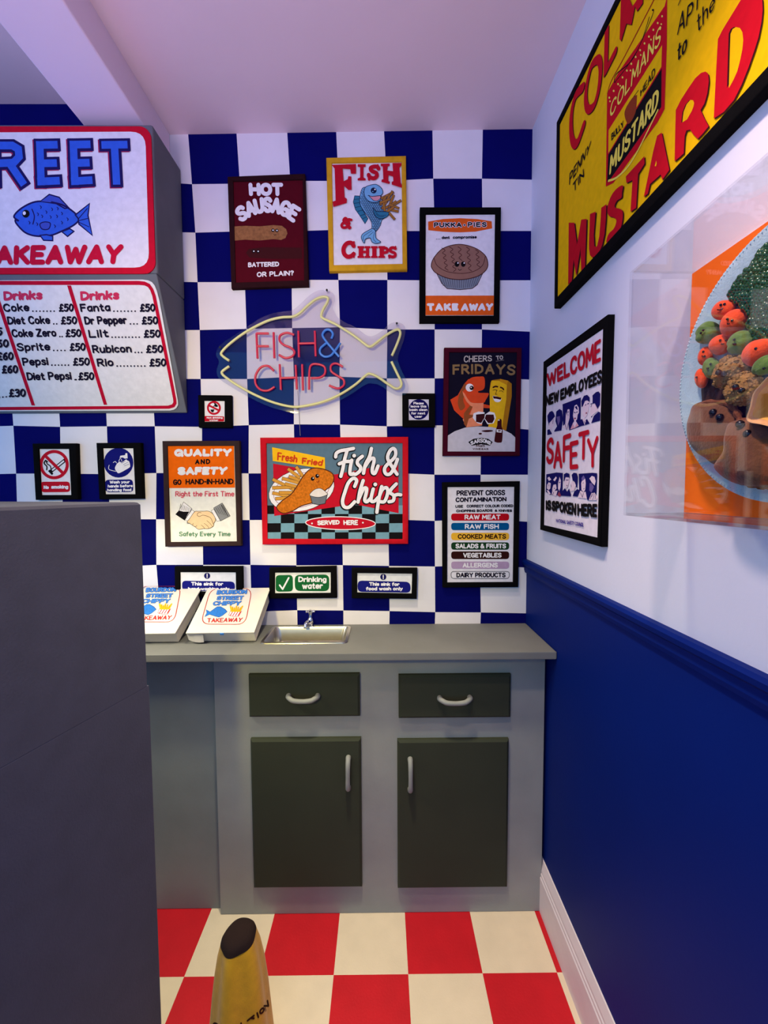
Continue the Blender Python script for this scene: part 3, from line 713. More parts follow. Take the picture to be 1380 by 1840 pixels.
for a in ('685,1300 740,1350 770,1395', '645,1340 700,1385 715,1420', '600,1365 640,1400 650,1425', '390,1320 395,1345 430,1335', '440,1350 470,1365 480,1340', '500,1390 530,1385 530,1370'): c.line(a, 5, LN, True)
c.begin('lettering')
c.text('QUALITY', '195,340 1050,335', '195,225 1062,218', 42, W, gap=3.4); c.text('AND', '508,455 735,452', '510,382 735,372', 19, K, gap=5); c.text('SAFETY', '250,618 970,610', '240,495 1005,490', 42, W, gap=3.2)
c.text('GO', '178,765 305,765', 84, 19, K); c.text('HAND-IN-HAND', '365,758 1085,755', '365,675 1085,668', 18, K)
c.text('Right the First Time', '210,938 1095,938', '212,858 1095,855', 13, C(214, 70, 96)); c.text('Safety Every Time', '268,1535 1040,1535', '268,1465 1040,1465', 12, C(86, 138, 104)); c.done()
# --- red framed fresh fried
c = framed('framed_poster', 'landscape Fish & Chips SERVED HERE poster with a plate of battered fish, red frame', GS, [(78, 75), (1305, 68), (1305, 955), (98, 960)], [(130, 122), (1258, 120), (1258, 915), (140, 912)], FRD, C(92, 118, 136), (450, 770, 4.6), cat='poster')
CB = C(118, 160, 176)
for i in range(10):
    for j in range(4):
        xs = [140+i*111.8, 140+(i+1)*111.8]; ys = [[636, 707, 783, 858, 915][j], [636, 707, 783, 858, 915][j+1]]
        c.poly([(xs[0], ys[0]), (xs[1], ys[0]-1), (xs[1], ys[1]-1), (xs[0], ys[1])], K if (i+j) % 2 == 0 else CB)
c.poly('188,290 700,380 1222,280 1225,700 860,625 198,722', RED); c.poly('180,155 615,240 618,335 185,268', C(250, 190, 30))
c.ell(423, 508, 276, 172, W, rot=-14, line=K, lw=4); c.line([(423+236*math.cos(t)*.97+138*math.sin(t)*.24, 508+138*math.sin(t)*.97-236*math.cos(t)*.24) for t in (2*math.pi*i/40 for i in range(40))], 4, C(170, 90, 120), closed=True)
chips(c, ['195,425 350,500', '195,490 330,485', '195,535 320,560', '220,580 300,575', '275,415 400,450', '330,400 420,430', '320,340 400,400', '385,325 430,390', '250,530 350,530', '300,460 380,480'], 24, C(214, 150, 60), LN, 5)
BF = C(206, 112, 26, mott=.35, mscale=160)
c.poly('440,390 500,335 580,330 670,365 690,420 660,480 620,510 540,600 420,640 350,680 270,700 218,655 260,600 340,540 390,470', BF, True, line=C(90, 40, 20), lw=8)
for x, y in ((515, 415), (553, 392)): c.ell(x, y, 16, 17, K); c.ell(x+5, y-5, 5, 5, W)
c.line('548,440 560,443 568,430', 5, C(120, 20, 20), True)
c.poly('492,545 636,545 618,620 565,630 512,620', C(110, 116, 124), line=LN, lw=5); c.poly('490,545 530,505 580,495 630,530 634,548 570,568 510,560', C(232, 220, 212), True, line=LN, lw=4)
c.ell(745, 782, 288, 53, RED, rot=1, line=W, lw=7, n=40)
c.begin('lettering')
BRUSH = ['705,235 712,205 745,185 800,175 852,165', '800,180 778,260 765,330 748,395', '735,292 780,275 825,272', '838,262 825,330 825,375 848,378', '925,230 890,260 885,290 910,320 905,350 870,378 850,372', '1000,165 985,230 950,300 935,370', '945,320 985,260 1015,245 1022,270 1008,330 1010,365 1030,368 1055,310', '1212,378 1180,330 1135,250 1150,190 1180,165 1200,190 1190,240 1120,310 1108,350 1125,378 1160,370 1195,310 1215,255',
         '862,478 878,430 850,412 810,450 780,530 762,600 775,645 815,650 862,605', '932,430 905,520 890,608', '895,585 935,500 960,495 958,530 945,590 962,605 990,580', '1015,500 998,570 1000,600 1025,600 1055,570', '1085,480 1062,580 1045,692', '1062,570 1090,505 1125,490 1135,530 1110,600 1075,605', '1205,458 1165,500 1155,530 1185,555 1180,595 1145,605', '1185,555 1215,545 1242,548']
for wd, mm, dx in ((42, K, -4), (28, W, 0)):
    for q in BRUSH: c.line([(x+dx, y-dx*.7) for x, y in P2(q)], wd, mm, True)
    for x, y in ((858, 225), (1032, 462)): c.ell(x+dx, y-dx*.7, wd*.56, wd*.56, mm)
c.text('Fresh', '222,262 385,282', '225,195 395,222', 11, C(206, 60, 30)); c.text('Fried', '425,292 592,310', '428,240 605,258', 11, C(206, 60, 30))
c.text('SERVED', '555,800 738,792', '552,760 738,755', 10, W); c.text('HERE', '770,797 890,798', '768,757 890,755', 10, W); c.ell(510, 784, 7, 7, W); c.ell(930, 778, 7, 7, W); c.done()
# --- cross contamination
c = framed('framed_sign', 'tall black framed PREVENT CROSS CONTAMINATION sign with seven coloured bars', GS, [(165, 108), (1082, 95), (1062, 1350), (170, 1355)], [(225, 165), (1018, 162), (1000, 1290), (222, 1295)], FB, C(232, 226, 232), (770, 850, 6.572))
bars = [(478, 562, (190, 10, 28), W, 'RAW MEAT', 425, 850), (588, 674, (0, 84, 140), W, 'RAW FISH', 428, 830), (705, 792, (240, 180, 50), C(48, 20, 14), 'COOKED MEATS', 345, 915), (818, 905, (26, 60, 34), W, 'SALADS & FRUITS', 318, 915), (925, 1015, (48, 16, 14), W, 'VEGETABLES', 408, 862), (1045, 1130, (180, 150, 182), W, 'ALLERGENS', 402, 818), (1162, 1245, None, INK, 'DAIRY PRODUCTS', 328, 910)]
for y0, y1, col, tc, t, xa, xb in bars:
    c.begin('colour_bars')
    if col: c.rrect((266, y0), (952, y0), (950, y1), (268, y1), 36, C(*col))
    else: c.rrect((264, y0), (956, y0), (950, y1), (268, y1), 36, None, INK, 6)
    c.begin('lettering'); m_ = (y0+y1)/2; c.text(t, [(xa, m_+29), (xb, m_+28)], 57, 13, tc)
c.text('PREVENT CROSS', '330,268 905,262', '330,205 905,198', 14, INK); c.text('CONTAMINATION', '318,345 920,335', '318,288 920,282', 14, INK)
c.text('USE', '316,412 408,410', 34, 9, INK); c.text('CORRECT COLOUR CODED', '448,408 1000,404', 34, 9, INK); c.text('CHOPPING BOARDS', '326,464 755,458', 32, 9, INK); c.text('& KNIVES', '780,458 985,460', 30, 9, INK); c.done()
# --- landscape signs over the worktop
def sinksign(label, o, i, crop, tl, tr, br, bl, dot, lines):
    c = framed('framed_sign', label, GS, o, i, FB, C(234, 232, 232), crop)
    c.rrect(tl, tr, br, bl, abs(br[1]-tr[1])*.45, C(24, 26, 118)); x, y, r = dot; c.ell(x, y, r, r, C(30, 30, 90)); c.line([(x, y-r*.6), (x, y+r*.2)], r*.32, W); c.ell(x, y+r*.58, r*.18, r*.18, W)
    c.begin('lettering')
    for t, B, h, w in lines: c.text(t, B, h, w, W)
    c.done()
sinksign('black framed This sink for sign partly hidden behind the white takeaway boxes', [(388, 150), (1035, 150), (1040, 440), (392, 440)], [(440, 203), (972, 205), (975, 390), (443, 390)], (240, 990, 5.308), (462, 283), (965, 292), (968, 382), (465, 382), (702, 237, 29), (('This sink for', '550,330 855,332', 36, 10), ('hand washing only', '520,376 915,376', 32, 9)))
sinksign('black framed This sink for food wash only sign right of the Drinking water sign', [(760, 88), (1255, 88), (1250, 320), (760, 315)], [(802, 125), (1217, 130), (1212, 280), (802, 272)], (450, 1000, 4.182), (805, 180), (1200, 190), (1205, 272), (805, 265), (998, 153, 23), (('This sink for', '892,220 1120,222', 28, 8), ('food wash only', '868,255 1145,255', 28, 8)))
c = framed('framed_sign', 'black framed green Drinking water sign with a white tick above the tap', GS, [(140, 85), (645, 74), (650, 313), (140, 318)], [(182, 122), (602, 120), (602, 275), (182, 278)], FB, C(240, 238, 232), (450, 1000, 4.182))
c.rrect((190, 140), (318, 138), (320, 262), (190, 265), 30, GRN); c.rrect((332, 138), (592, 135), (592, 260), (335, 258), 40, GRN); c.line('220,215 242,245 288,160', 12, W)
c.begin('lettering'); c.text('Drinking', '360,192 572,192', '360,150 572,150', 10, W); c.text('water', '388,245 543,242', '390,196 545,196', 10, W); c.done()
# ------------------------------------------------------------------ posters on the right wall
def V(y, z): return (XR-.02, y, z)
c = framed('framed_poster', 'huge yellow and red mustard poster in a black frame high on the right wall', None,
           [V(-.25, 2.458), V(-1.05, 2.458), V(-1.05, 1.93), V(-.255, 1.93)], [V(-.267, 2.437), V(-1.03, 2.437), V(-1.03, 1.955), V(-.272, 1.955)],
           FB, C(248, 192, 6), wall='right', depth=.02, pd=.0165, cat='poster')
MR = C(206, 14, 34); MS = C(60, 14, 18); MY = C(250, 224, 90)
c.T(1010, 0, 5.412)
c.poly('440,905 560,690 1000,60 1025,-40 1022,420 1000,1060 930,1190 500,1780 428,1815', MR)
c.poly('455,1265 975,440 968,650 452,1490', C(248, 192, 6)); c.poly('452,1505 972,665 968,1040 900,1140 470,1745 440,1775', K)
c.line('445,905 480,790 620,530 900,-10', 16, C(170, 50, 20), True); c.line('880,95 880,150 700,560 530,720 515,800 540,770 640,640 760,440 850,170', 10, K, True)
c.poly('620,1060 680,960 725,925 732,950 715,1100 650,1205 612,1130', C(150, 60, 30), True); c.line('700,940 745,880', 10, K)
for i in range(13): c.ell(462+i*43, 950-i*66, 8, 11, MY)
for i in range(6): c.ell(470+i*100, 985-i*150, 7, 9, MY)
c.line('455,1758 550,1715 700,1540 935,1075', 20, MY, True)
def bold(fn):
    for mm, dx, dy in ((MS, 1, 1), (MR, 0, 0)): fn(mm, dx, dy)
def sh(q, dx, dy): return [(x+dx, y+dy) for x, y in P2(q)]
def top(mm, a, b):
    c.T(1010+a*1.0, b*1.2, 5.412)
    c.line('205,850 135,930 95,1100 92,1290 115,1390 155,1380 212,1220', 74, mm, True)
    c.line('345,580 285,650 240,850 235,1000 265,1065 320,1010 362,850 378,680 370,600', 68, mm, True, closed=True)
    c.line('438,320 428,680', 74, mm, cap='s'); c.line('428,690 520,505', 74, mm)
    c.poly('580,-60 640,-60 690,60 790,-80 790,30 735,110 715,60 680,240 630,230 580,400 565,380', mm)
bold(top)
def bot(mm, a, b):
    a, b = a*2.0, b*1.6
    c.T(990+a, 220+b, 5.412)
    c.poly('178,975 232,975 258,1190 300,945 352,938 335,1430 300,1445 292,1220 250,1495 226,1330 208,1540 172,1578', mm)
    c.poly('385,890 440,868 422,1090 428,1200 440,1212 455,1200 475,1110 488,960 495,830 545,795 540,940 528,1080 505,1190 475,1260 440,1302 405,1312 385,1290 376,1230 375,1170', mm)
    c.poly('705,612 698,680 692,730 650,760 628,800 632,828 672,838 698,855 706,890 700,960 680,1040 640,1110 600,1150 548,1168 552,1120 575,1075 615,1035 638,985 640,945 610,922 575,912 557,880 556,830 570,770 600,700 650,640', mm, True)
    c.poly('735,525 915,328 918,400 855,500 835,830 780,868 800,560 740,590', mm)
    c.poly('910,725 1000,290 1040,130 1085,98 1160,460 1090,558 1075,505 970,600 950,690', mm)
    c.T(980+a, b, 3.286)
    c.poly('768,952 771,800 775,650 805,590 850,520 890,462 925,430 952,422 968,440 971,480 962,550 945,610 922,650 945,700 970,745 938,785 905,820 880,795 860,765 838,770 828,800 825,850 822,905 795,930', mm)
    c.poly('1000,700 1008,540 1016,380 1025,230 1050,180 1080,130 1120,65 1160,0 1200,-60 1270,-60 1288,0 1290,60 1283,130 1265,220 1240,300 1205,400 1165,500 1120,590 1060,660', mm)
bold(bot)
MYB = C(248, 192, 6)
c.T(980, 0, 3.286)
for d, mm in ((-7, MS), (0, MYB)):
    c.poly(sh('815,722 818,690 822,660 840,615 862,590 878,592 884,608 880,630 870,655 842,705', d, -d*.3), mm); c.poly(sh('1090,520 1093,420 1096,310 1100,200 1112,172 1132,160 1155,165 1170,190 1175,235 1170,290 1158,350 1140,420 1118,470', d*1.6, d*.2), mm)
c.T(990, 220, 5.412); c.poly('1018,425 1032,372 1036,400 1030,425', MYB)
c.T(1010, 0, 5.412); c.begin('lettering')
c.text('COLMANS', '475,1140 960,415', '485,1010 970,250', 20, MY, inset=False); c.text('BULLY', '490,1360 605,1225', '488,1305 600,1180', 12, K, inset=False); c.text('HEAD', '772,930 910,730', '772,880 908,655', 12, K, inset=False)
c.text('MUSTARD', '475,1680 930,1050', '482,1530 945,860', 32, MY, inset=False, gap=3); c.text('PENNY', '78,1790 265,1480', '82,1690 285,1380', 16, K, inset=False)
c.T(990, 220, 5.412); c.text('TIN', '225,680 325,525', '222,600 320,460', 16, K, inset=False)
c.T(1190, 0, 7.263); c.text('AP', '215,440 400,260', '235,190 420,20', 24, K, inset=False); c.line('468,120 475,-60', 22, K); c.text('the', '478,420 690,100', '470,190 700,-90', 22, K, inset=False); c.text('to', '215,790 320,660', '225,570 345,430', 28, K, inset=False); c.line('225,60 260,-20', 20, K)
c.done()
# --- safety poster
c = framed('framed_poster', 'WELCOME NEW EMPLOYEES safety poster with rows of faces, black frame on the right wall', None,
           [(976, 650), (1091, 565), (1079, 983), (970, 952)], [(981.6, 660), (1083, 590), (1072.8, 966.5), (976.3, 943.6)], FB, C(238, 226, 232), wall='right', depth=.018, pd=.0155, cat='poster')
NV = C(20, 18, 92); FC_ = C(240, 214, 222); PK = C(226, 160, 170); MV = C(110, 92, 150)
c.T(965, 700, 10.615)
for q, mm in (('490,280 840,150 835,560 870,690 620,780 600,640 500,690', NV), ('200,500 240,430 290,405 320,440 350,520 300,570 235,640 230,690 205,580', NV), ('235,650 300,570 345,510 330,600 345,660 300,720 280,780 240,740', FC_), ('200,770 240,755 285,830 285,850 200,870', NV),
              ('355,600 370,420 430,370 480,400 500,560 470,780 335,805 330,790 385,700', NV), ('378,520 440,505 442,600 405,690', MV),
              ('545,640 560,400 590,370 625,380 625,540 600,640 612,762 560,755 490,725', FC_), ('555,420 570,340 610,318 622,362 585,385 572,500', NV),
              ('700,420 720,310 760,285 800,340 805,440 780,480 770,560 745,600 800,690 715,735 640,760 690,640 715,600 690,500', FC_), ('725,330 765,310 785,390 750,370', NV), ('640,760 690,650 720,735', PK), ('720,735 760,640 800,690', PK),
              ('850,220 900,120 960,100 1010,150 1010,235 960,205 920,215 890,320 855,330', NV), ('875,330 920,222 968,210 1000,235 1000,320 980,420 960,490 920,545 872,480', FC_), ('800,600 862,560 900,610 960,560 1010,650 880,690 830,690', NV), ('870,560 910,545 935,600 915,680', FC_),
              ('1065,110 1130,50 1180,35 1215,80 1205,290 1160,365 1110,262 1065,272', NV), ('1070,272 1110,272 1150,362 1180,402 1070,480 1040,540 1020,430 1040,300', FC_), ('1040,640 1090,500 1180,420 1215,440 1210,592', NV)): c.poly(q, mm)
for q in ('315,570 305,650', '590,430 610,425', '600,470 600,500', '712,430 740,445', '755,435 780,425', '725,540 745,548', '925,300 945,285', '970,275 995,265', '945,440 960,455', '1030,275 1065,270', '1035,330 1050,300', '1040,520 1060,510', '540,650 570,760', '600,650 590,740', '905,600 920,640'): c.line(q, 16, NV)
for q in ('940,455 955,440', '720,555 735,560'): c.line(q, 18, C(190, 40, 60))
c.T(965, 840, 10.615); c.begin('picture')
for q, mm in (('185,130 380,95 500,105 490,540 240,515 175,460', NV), ('200,330 230,280 270,300 262,400 232,432 196,400', FC_), ('205,200 240,175 280,230 235,258', FC_), ('300,400 320,330 370,320 382,400 330,462 300,450', FC_), ('315,240 370,170 385,200 350,262', FC_), ('300,452 400,440 370,552 288,512', FC_), ('410,300 440,180 466,250 456,380 432,450 410,400', FC_), ('395,530 430,450 470,540 440,560', C(150, 60, 80)), ('190,430 230,440 270,500 235,520', FC_),
              ('515,260 520,130 570,100 625,120 632,200 560,182 550,262', NV), ('530,270 555,188 620,190 622,262 600,360 570,402 530,340', FC_), ('490,540 495,450 540,392 585,462 620,400 660,520 650,552', NV),
              ('670,140 710,100 770,110 790,180 775,400 735,330 720,262 690,252', NV), ('650,300 690,256 730,280 752,340 720,440 650,452 660,380', FC_), ('690,546 720,460 780,410 832,440 780,556', NV),
              ('805,120 1070,100 1158,110 1146,450 1130,560 980,625 940,560 850,470 815,430', NV), ('855,300 880,210 930,210 942,300 930,430 900,472 860,430', FC_), ('858,202 900,150 932,212 870,262', MV), ('790,572 840,440 900,475 940,460 962,592 870,582', FC_), ('1010,210 1060,160 1110,180 1132,260 1112,342 1060,290', FC_), ('1010,400 1015,300 1050,300 1100,372 1050,480 1010,440', MV), ('1000,622 1050,490 1112,480 1158,570 1150,622', FC_)): c.poly(q, mm)
for q in ('320,300 370,290', '335,395 350,400', '560,240 610,240', '575,340 590,345', '660,330 665,370', '890,300 900,290', '915,400 900,410', '840,480 880,570', '900,490 880,560', '1060,500 1030,600', '1110,500 1080,610', '1130,530 1120,600', '1090,490 1055,560', '330,470 310,520', '235,330 240,350', '430,290 455,280'): c.line(q, 13, NV)
c.T(940, 540, 3.915); c.begin('lettering')
c.text('WELCOME', '180,595 545,415', '176,525 545,285', 28, RED, inset=False); c.text('NEW', '166,735 252,702', '168,678 252,640', 22, K, inset=False); c.text('EMPLOYEES', '270,692 552,572', '270,635 556,495', 22, K, inset=False)
for ch, B, T in (('S', '173,1138 212,1130', '176,990 214,975'), ('A', '224,1168 272,1165', '238,1010 258,1000'), ('F', '290,1125 332,1122', '292,965 334,950'), ('E', '340,1172 384,1168', '340,1010 386,998'), ('T', '405,1105 452,1108', '402,942 462,926'), ('Y', '470,1160 518,1160', '464,985 526,968')): c.text(ch, B, T, 34, RED, inset=False)
c.text('IS', '168,1465 198,1468', '168,1415 198,1415', 22, K, inset=False); c.text('SPOKEN', '210,1470 372,1502', '210,1418 374,1436', 22, K, inset=False); c.text('HERE', '392,1505 520,1515', '392,1440 522,1442', 24, K, inset=False)
c.text('NATIONAL SAFETY COUNCIL', '238,1556 430,1590', '238,1538 430,1566', 6, C(70, 60, 150), inset=False); c.done()
# ------------------------------------------------------------------ hanging menu boxes at the left
CAS = mat('grey_sign_casing', (104, 106, 112), .7, mott=.10, mscale=9, bump=.2, bscale=160)
XM, YM, ZT, ZM, ZL = -.690, -.180, 2.512, 2.072, 1.678
st = thing('takeaway_sign', 'upper grey sign box reading STREET TAKEAWAY with a blue fish', 'sign', (-1.2, -.09, ZM))
b = MB(); b.box((-1.75, YM, ZM), (XM, -.0005, ZT), CAS); b.build('casing', st, bevel=.006)
c = Canvas((0, YM-.0035, 0), (0, -1, 0), st); c.T(0, 200, 3.943)
BLU = C(54, 98, 206); BND = C(32, 24, 84); SR = C(206, 18, 46); SW = C(236, 228, 230)
pb = MB(); cs = [hit(c.crop[0]+x/3.943, 200+y/3.943, c.P, c.N) for x, y in ((1078, 106), (1092, 1150))]
def panel_round(b, x0, x1, z0, z1, r, ya, yb, m):
    o = []
    for cx, cz_, a0 in ((x1-r, z1-r, 0), (x0+r, z1-r, 90), (x0+r, z0+r, 180), (x1-r, z0+r, 270)):
        for k in range(7): a = math.radians(a0+15*k); o.append((cx+r*math.cos(a), cz_+r*math.sin(a)))
    b.rings([[(x, ya, z) for x, z in o], [(x, yb, z) for x, z in o]], m)
panel_round(pb, -1.72, (cs[0].x+cs[1].x)/2+.0, cs[1].z, cs[0].z, .035, YM, YM-.0035, SR); pb.build('face_panel', st)
c.begin('picture'); c.rrect((-2800, 165), (1030, 145), (1058, 1108), (-2800, 1112), 105, SW)
c.poly('100,745 150,690 240,645 330,640 430,660 490,690 545,735 560,770 520,810 440,850 360,880 260,885 180,860 120,800 110,770 130,775', BLU, True, line=BND, lw=12)
c.poly('285,640 350,590 420,610 490,685 460,690 400,655', C(66, 84, 180), line=BND, lw=9); c.poly('535,735 635,655 625,740 655,880 560,800 555,760', BLU, line=BND, lw=10)
c.poly('285,880 310,915 375,918 375,885 330,875', BLU, line=BND, lw=9); c.poly('440,855 480,888 525,852 495,832', BLU, line=BND, lw=9); c.poly('285,800 300,835 345,835 358,795 320,785', C(66, 84, 180), True, line=BND, lw=7)
c.ell(185, 727, 26, 28, K); c.ell(174, 723, 11, 13, W); c.line('228,695 245,745 235,800', 7, BND, True)
for x, y in ((290, 680), (330, 715), (370, 695), (300, 745), (360, 750), (405, 745), (440, 725), (480, 765), (440, 790), (390, 815), (410, 690), (270, 730), (210, 790), (265, 800)): c.line([(x-4, y-9), (x+5, y), (x, y+10)], 5, BND)
for q in ('560,760 620,690', '565,775 625,760', '565,790 632,820'): c.line(q, 5, BND)
c.begin('lettering')
def fat(strokes):
    c.nl += 1; c.cur = c.parts.setdefault(('lettering', c.nl), MB())
    for wd, mm, dx, dy in ((88, C(170, 40, 80), -6, 7), (88, BND, 2, 1), (52, BLU, 0, 0)):
        for q in strokes: c.line([(x+dx, y+dy) for x, y in P2(q)], wd, mm, cap='s')
fat(['-35,245 -28,500', '-35,245 90,245 132,270 138,325 100,366 -20,372', '80,385 158,500']); fat(['285,242 294,500', '285,242 385,240', '290,372 380,370', '294,500 400,495']); fat(['523,240 533,498', '523,240 618,238', '528,370 612,368', '533,498 632,492']); fat(['748,242 880,240', '814,252 828,496'])
fat(['-260,245 -105,245', '-182,250 -178,500']); fat(['-345,275 -400,240 -460,270 -440,350 -370,385 -345,440 -390,500 -465,480'])
c.text('TAKEAWAY', '-150,1092 860,1085', '-150,955 880,945', 36, C(206, 18, 54), gap=3.0); c.done()
# lower, sloping price board
mb = thing('menu_board', 'lower sloping grey menu board listing drinks and prices', 'menu board', (-1.2, -.09, ZL))
b = MB(); b.rings([[(x, YM, ZM-.0005), (x, -.0005, ZM-.0005), (x, -.0005, ZL), (x, -.006, ZL)] for x in (-1.75, XM-.003)], CAS); b.build('casing', mb, bevel=.003)
d = Vector((0, YM+.006, ZM-ZL)); nrm = Vector((0, -d.z, d.y)).normalized()
if nrm.y > 0: nrm = -nrm
Pm = Vector((0, YM, ZM))+nrm*.003
c = Canvas(Pm, nrm, mb, z0=0); c.T(0, 480, 3.943)
MW = C(236, 230, 226); MRD = C(196, 14, 48)
c.begin('face_panel'); pts = '1010,88 1048,93 1076,106 1096,130 1112,170 1130,240 1175,480 1225,750 1260,945 1262,975 1250,998 1232,1010 1205,1016'
c.poly(P2(pts) + [(-2600, 1030), (-2900, 110)], MW)
c.begin('picture'); c.z = .0006
c.line('-2600,118 0,112 985,112 1025,116 1055,130 1076,160 1092,205 1140,440 1200,740 1238,935 1240,962 1228,982 1195,992 0,1002 -2600,1010', 24, MRD); c.line('490,130 748,975', 24, MRD, cap='b'); c.line('-45,140 237,980', 24, MRD, cap='b'); c.line('-560,140 -270,985', 24, MRD, cap='b')
c.begin('lettering'); PKR = C(212, 52, 88)
for x in (28, 572): c.text('Drinks', [(x, 238), (x+272, 230)], [(x-4, 172), (x+276, 162)], 17, PKR)
for t, xa, xb, yb, pa, pc in (('Coke', 28, 212, 318, 418, 524), ('Diet Coke', 58, 360, 408, 432, 548), ('Coke Zero', 88, 404, 498, 465, 578), ('Sprite', 125, 360, 596, 495, 608), ('Pepsi', 164, 347, 700, 518, 638), ('Diet Pepsi', 196, 512, 803, 556, 670),
                               ('Fanta', 574, 787, 318, 992, 1102), ('Dr Pepper', 604, 904, 408, 1005, 1122), ('Lilt', 634, 774, 502, 1020, 1140), ('Rubicon', 660, 938, 610, 1036, 1158), ('Rio', 694, 810, 706, 1060, 1180)):
    c.text(t, [(xa, yb), (xb, yb-5)], [(xa-10, yb-58), (xb-10, yb-64)], 12, INK); c.text('£50', [(pa, yb), (pc, yb-2)], [(pa, yb-58), (pc, yb-60)], 12, INK)
    n = max(2, int((pa-xb-16)/24))
    for k in range(n): c.ell(xb+22+k*(pa-xb-30)/n, yb-6, 5.5, 5.5, INK)
for t, xa, xb, yb in (('£5', -78, 20, 488), ('£60', -60, 66, 572), ('£60', -16, 100, 662), ('£60', 16, 132, 755), ('£30', 66, 186, 922)): c.text(t, [(xa, yb), (xb, yb-2)], 60, 12, INK)
for x, y in ((48, 918), (24, 920), (0, 922)): c.ell(x, y, 5.5, 5.5, INK)
c.done()
# ------------------------------------------------------------------ unlit neon fish
ns = thing('neon_sign', 'fish shaped neon sign reading FISH & CHIPS on a clear backing panel', 'neon sign', at(560, 740, 1, 0))
ACB = acrylic('clear_acrylic_backing', (.93, .92, .95), .03)
def E3(x, y, yy): return at(380+x/3.833, 510+y/3.833, 1, yy)
bp = smooth_pts(P2('30,480 60,420 170,345 240,300 330,240 430,200 550,182 600,150 680,75 740,45 800,45 840,70 850,110 835,160 850,200 885,245 1000,305 1060,350 1110,360 1180,320 1230,275 1280,265 1325,285 1335,330 1320,400 1285,500 1290,550 1330,640 1355,700 1350,750 1300,770 1240,750 1160,700 1100,685 1050,700 960,760 860,815 740,865 600,890 480,870 360,830 240,770 120,700 50,650 35,600 45,560 50,530'), True, 4)
b = MB(); F_ = [E3(x, y, -.020) for x, y in bp]; n = len(F_)
tri = tessellate_polygon([[Vector((p.x, p.z, 0)) for p in F_]]); back = [p+Vector((0, .004, 0)) for p in F_]
b.add(F_+back, [tuple(t) for t in tri] + [tuple(n+i for i in reversed(t)) for t in tri] + [(i, (i+1) % n, n+(i+1) % n, n+i) for i in range(n)], ACB)
b.build('backing_panel', ns, label='clear acrylic panel cut to the fish outline')
NY = mat('pale_yellow_neon_tube', (226, 222, 150), .35, mott=0, spec=.5); NR = mat('red_neon_tube', (210, 36, 72), .3, mott=0, spec=.5); NB = mat('blue_neon_tube', (64, 128, 216), .3, mott=0, spec=.5)
def tube(name, strokes, m, r=.0042, yy=-.0250):
    b = MB()
    for q in strokes:
        pts = smooth_pts(P2(q), False, 6); b.tube([E3(x, y, yy) for x, y in pts], r, m, 10)
    return b.build(name, ns, smooth=True, fix=True)
tube('outline_tube', ['122,530 78,498 70,472 130,410 240,330 380,258 480,232 560,226 610,200 660,152 720,106 770,90 802,98 796,130 772,170 757,212 768,238 860,282 980,357 1068,424 1095,432 1122,416 1200,356 1268,318 1293,320 1300,350 1276,420 1243,495'], NY, .0045)
tube('outline_tube', ['1240,536 1280,620 1308,680 1300,712 1270,722 1230,700 1150,645 1100,622 1068,627 990,695 880,765 760,815 620,845 540,845 420,815 300,765 180,700 100,645 73,618 78,600 122,568'], NY, .0045)
for L in (['317,515 310,342', '310,342 395,342', '311,430 395,430'], ['428,335 433,512'], ['570,352 520,338 475,355 470,392 500,422 545,440 572,470 555,500 510,511 465,490'], ['598,325 603,505', '712,325 718,500', '602,412 712,409'],
          ['430,600 390,566 340,576 305,630 305,690 340,730 390,735 435,710'], ['470,555 478,730', '580,560 588,728', '475,650 580,646'], ['625,555 630,735'], ['672,730 675,600 692,557 740,555 780,575 780,620 745,646 685,650'], ['905,572 860,549 825,562 825,602 870,635 910,662 910,700 870,721 810,700']): tube('letter_tube', L, NR, .0040)
tube('ampersand_tube', ['826,378 836,345 815,318 785,320 765,352 785,390 830,445 878,502', '888,408 850,462 820,495 780,502 750,480 750,447 780,418 802,402'], NB, .0042)
for x, y in ((1275, 288), (75, 452), (800, 62), (600, 868)):
    b = MB(); p = E3(x, y, 0); b.tube([p+Vector((0, -.0005, 0)), p+Vector((0, -.0158, 0))], .003, CHROME, 10); b.tube([p+Vector((0, -.0202, 0)), p+Vector((0, -.022, 0))], .0035, mat('black_screw', (20, 20, 22), .4, mott=0), 10); b.build('standoff', ns, smooth=True)
b = MB(); b.tube([at(x, y, 1, yy) for x, y, yy in ((535, 702, -.0152), (536, 712, -.010), (537, 730, -.0015), (538, 755, -.0015), (539.5, 783, -.0015))], .0010, mat('grey_neon_cable', (130, 124, 140), .5, mott=0), 6); b.build('power_cable', ns, smooth=True)
# ------------------------------------------------------------------ clear display case with the plate of felt food
XF, YA, YB, ZA, ZB_ = .4205, -.7845, -1.195, 1.3535, 1.763
dc = thing('display_case', 'clear acrylic wall case holding a blue plate of felt food on orange board', 'display case', (XR, (YA+YB)/2, ZA))
ACR = acrylic('clear_acrylic', (.965, .965, .975), .015)
T4 = .004
def pane(name, lo, hi):
    b = MB(); b.box(lo, hi, ACR); return b.build(name, dc)
pane('front_panel', (XF, YB, ZA), (XF+T4, YA, ZB_))
pane('side_panel', (XF+T4+.0002, YA-T4, ZA), (XR-.0005, YA, ZB_)); pane('side_panel', (XF+T4+.0002, YB, ZA), (XR-.0005, YB+T4, ZB_))
pane('top_panel', (XF+T4+.0002, YB+T4+.0002, ZB_-T4), (XR-.0005, YA-T4-.0002, ZB_)); pane('bottom_panel', (XF+T4+.0002, YB+T4+.0002, ZA), (XR-.0005, YA-T4-.0002, ZA+T4))
b = MB(); b.box((XR-.0085, YB+T4+.0005, ZA+T4+.0005), (XR-.001, YA-T4-.0005, ZB_-T4-.0005), mat('orange_backing_board', (255, 112, 10), .8, mott=.03)); b.build('backing_board', dc, label='bright orange backing board')
